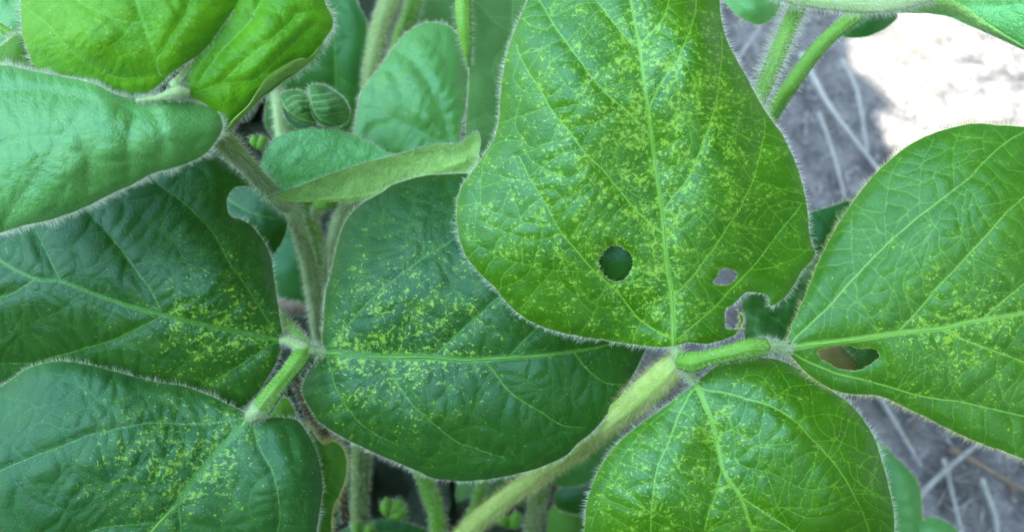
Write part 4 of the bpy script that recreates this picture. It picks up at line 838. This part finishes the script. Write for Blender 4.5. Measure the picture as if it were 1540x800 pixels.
# ================================================================== unseen foliage added behind the camera, shaped to throw the shade
r = np.random.default_rng(77)
def row(name, x0, x1, y0, y1, z1, n, label, z0=.02, mat='back'):
    V = []; F = []; U = []
    for k in range(n):
        c = np.array([r.uniform(x0, x1), r.uniform(y0, y1), z0 + (z1 - z0) * r.random()**.8]); s = r.uniform(.035, .06)
        az = r.uniform(0, 6.28); tl = r.normal(.55, .35); u = np.array([math.cos(az), math.sin(az), -.3]); u /= np.linalg.norm(u)
        nz = np.array([math.sin(tl) * math.cos(az + 1), math.sin(tl) * math.sin(az + 1) - .35, math.cos(tl)]); v = np.cross(nz, u); v /= np.linalg.norm(v); nn = np.cross(u, v)
        b0 = len(V)
        for (a_, b_, c_) in ((-1, 0, 0), (-.5, .55, .05), (.1, .65, .04), (.7, .35, 0), (1.15, 0, -.12), (.7, -.35, 0), (.1, -.65, .04), (-.5, -.55, .05), (0, 0, .12)):
            V.append(c + s * (u * a_ + v * b_ + nn * c_)); U.append((a_, b_))
        for i_ in range(8): F.append((b0 + i_, b0 + (i_ + 1) % 8, b0 + 8))
    m = len(V); at = dict(d1=np.full(m, 60.), d2=np.full(m, 60.), d3=np.full(m, 60.), d4=np.full(m, 60.), sp=np.zeros(m), ed=np.full(m, 60.))
    o = mesh_obj(name, np.array(V), np.array(F), M[mat], None, at, np.array(U)); o['kind'] = 'stuff'; o['label'] = label; o['category'] = 'foliage'
    return o
row('added_shade_foliage', -1.6, .325, -.75, -.42, 1.14, 8500, 'dense unseen foliage added to shade the leaves')
row('added_shade_foliage', .325, 1.5, -.75, -.42, .55, 2300, 'lower dense unseen foliage added to shade the soil at the right')
row('shade_filler_foliage', -.5, .02, -.05, .7, .10, 620, 'filler leaves near the soil, coloured dark for the shade under the canopy', .0, 'low')  # filler for the gap; its dark colour carries the canopy shade
# unseen dark trees added right and ahead, so the leaves mirror less sky
def unseen_tree(x, y, h, cr, n, label, sd):
    r = np.random.default_rng(sd); T = thing('unseen_tree', label, 'unseen_tree', (x, y, 0), 'unseen trees added to dim the leaf reflections')
    tz = np.linspace(0, h * .7, 8); p = np.stack([x + .1 * np.sin(tz), y + .1 * np.cos(tz), tz], 1)
    VV, FF, UU, *_ = tube_geo(p, np.linspace(.28, .08, 8), 10); mesh_obj('trunk', VV, quads_to_tris(FF), M['stembrown'], T, uv=UU)
    V = []; F = []
    cl = np.stack([r.normal(0, cr * .5, 60), r.normal(0, cr * .5, 60), r.uniform(h * .15, h, 60)], 1)
    for k in range(n):
        c = np.array([x, y, 0]) + cl[r.integers(60)] + r.normal(0, .45, 3); u = r.normal(size=3); u /= np.linalg.norm(u); v = np.cross(u, r.normal(size=3)); v /= np.linalg.norm(v); s = r.uniform(.25, .5)
        b0 = len(V); V += [c - u * s, c + v * s * .6, c + u * s, c - v * s * .6]; F.append((b0, b0 + 1, b0 + 2, b0 + 3))
    m = len(V); z_ = np.zeros(m); at = dict(d1=z_ + 60, d2=z_ + 60, d3=z_ + 60, d4=z_ + 60, sp=z_, ed=z_ + 60)
    mesh_obj('crown', np.array(V), np.array(F), M['crown'], T, at, np.array(V)[:, :2])
unseen_tree(4.6, 1.2, 9.5, 2.6, 9000, 'tall dark tree added to dim reflections nearest the leaves', 1)
unseen_tree(4.8, 5.2, 9.0, 2.6, 7000, 'second tall dark tree added to dim reflections, farther along', 2)
unseen_tree(1.5, 11, 10.5, 3.2, 8000, 'broad dark tree added to dim reflections, straight ahead', 4)
unseen_tree(3.4, 8, 9.5, 2.6, 8000, 'dark tree added to dim reflections at the far right', 6)
unseen_tree(-5, 12, 9.5, 3.2, 8000, 'dark tree added to dim reflections, ahead to the left', 5)
unseen_tree(5.2, -2.6, 9.0, 2.4, 7000, 'tall dark tree added to dim reflections, level with the shading foliage', 3)
for o in scene.objects:
    if '_org' in o: del o['_org']
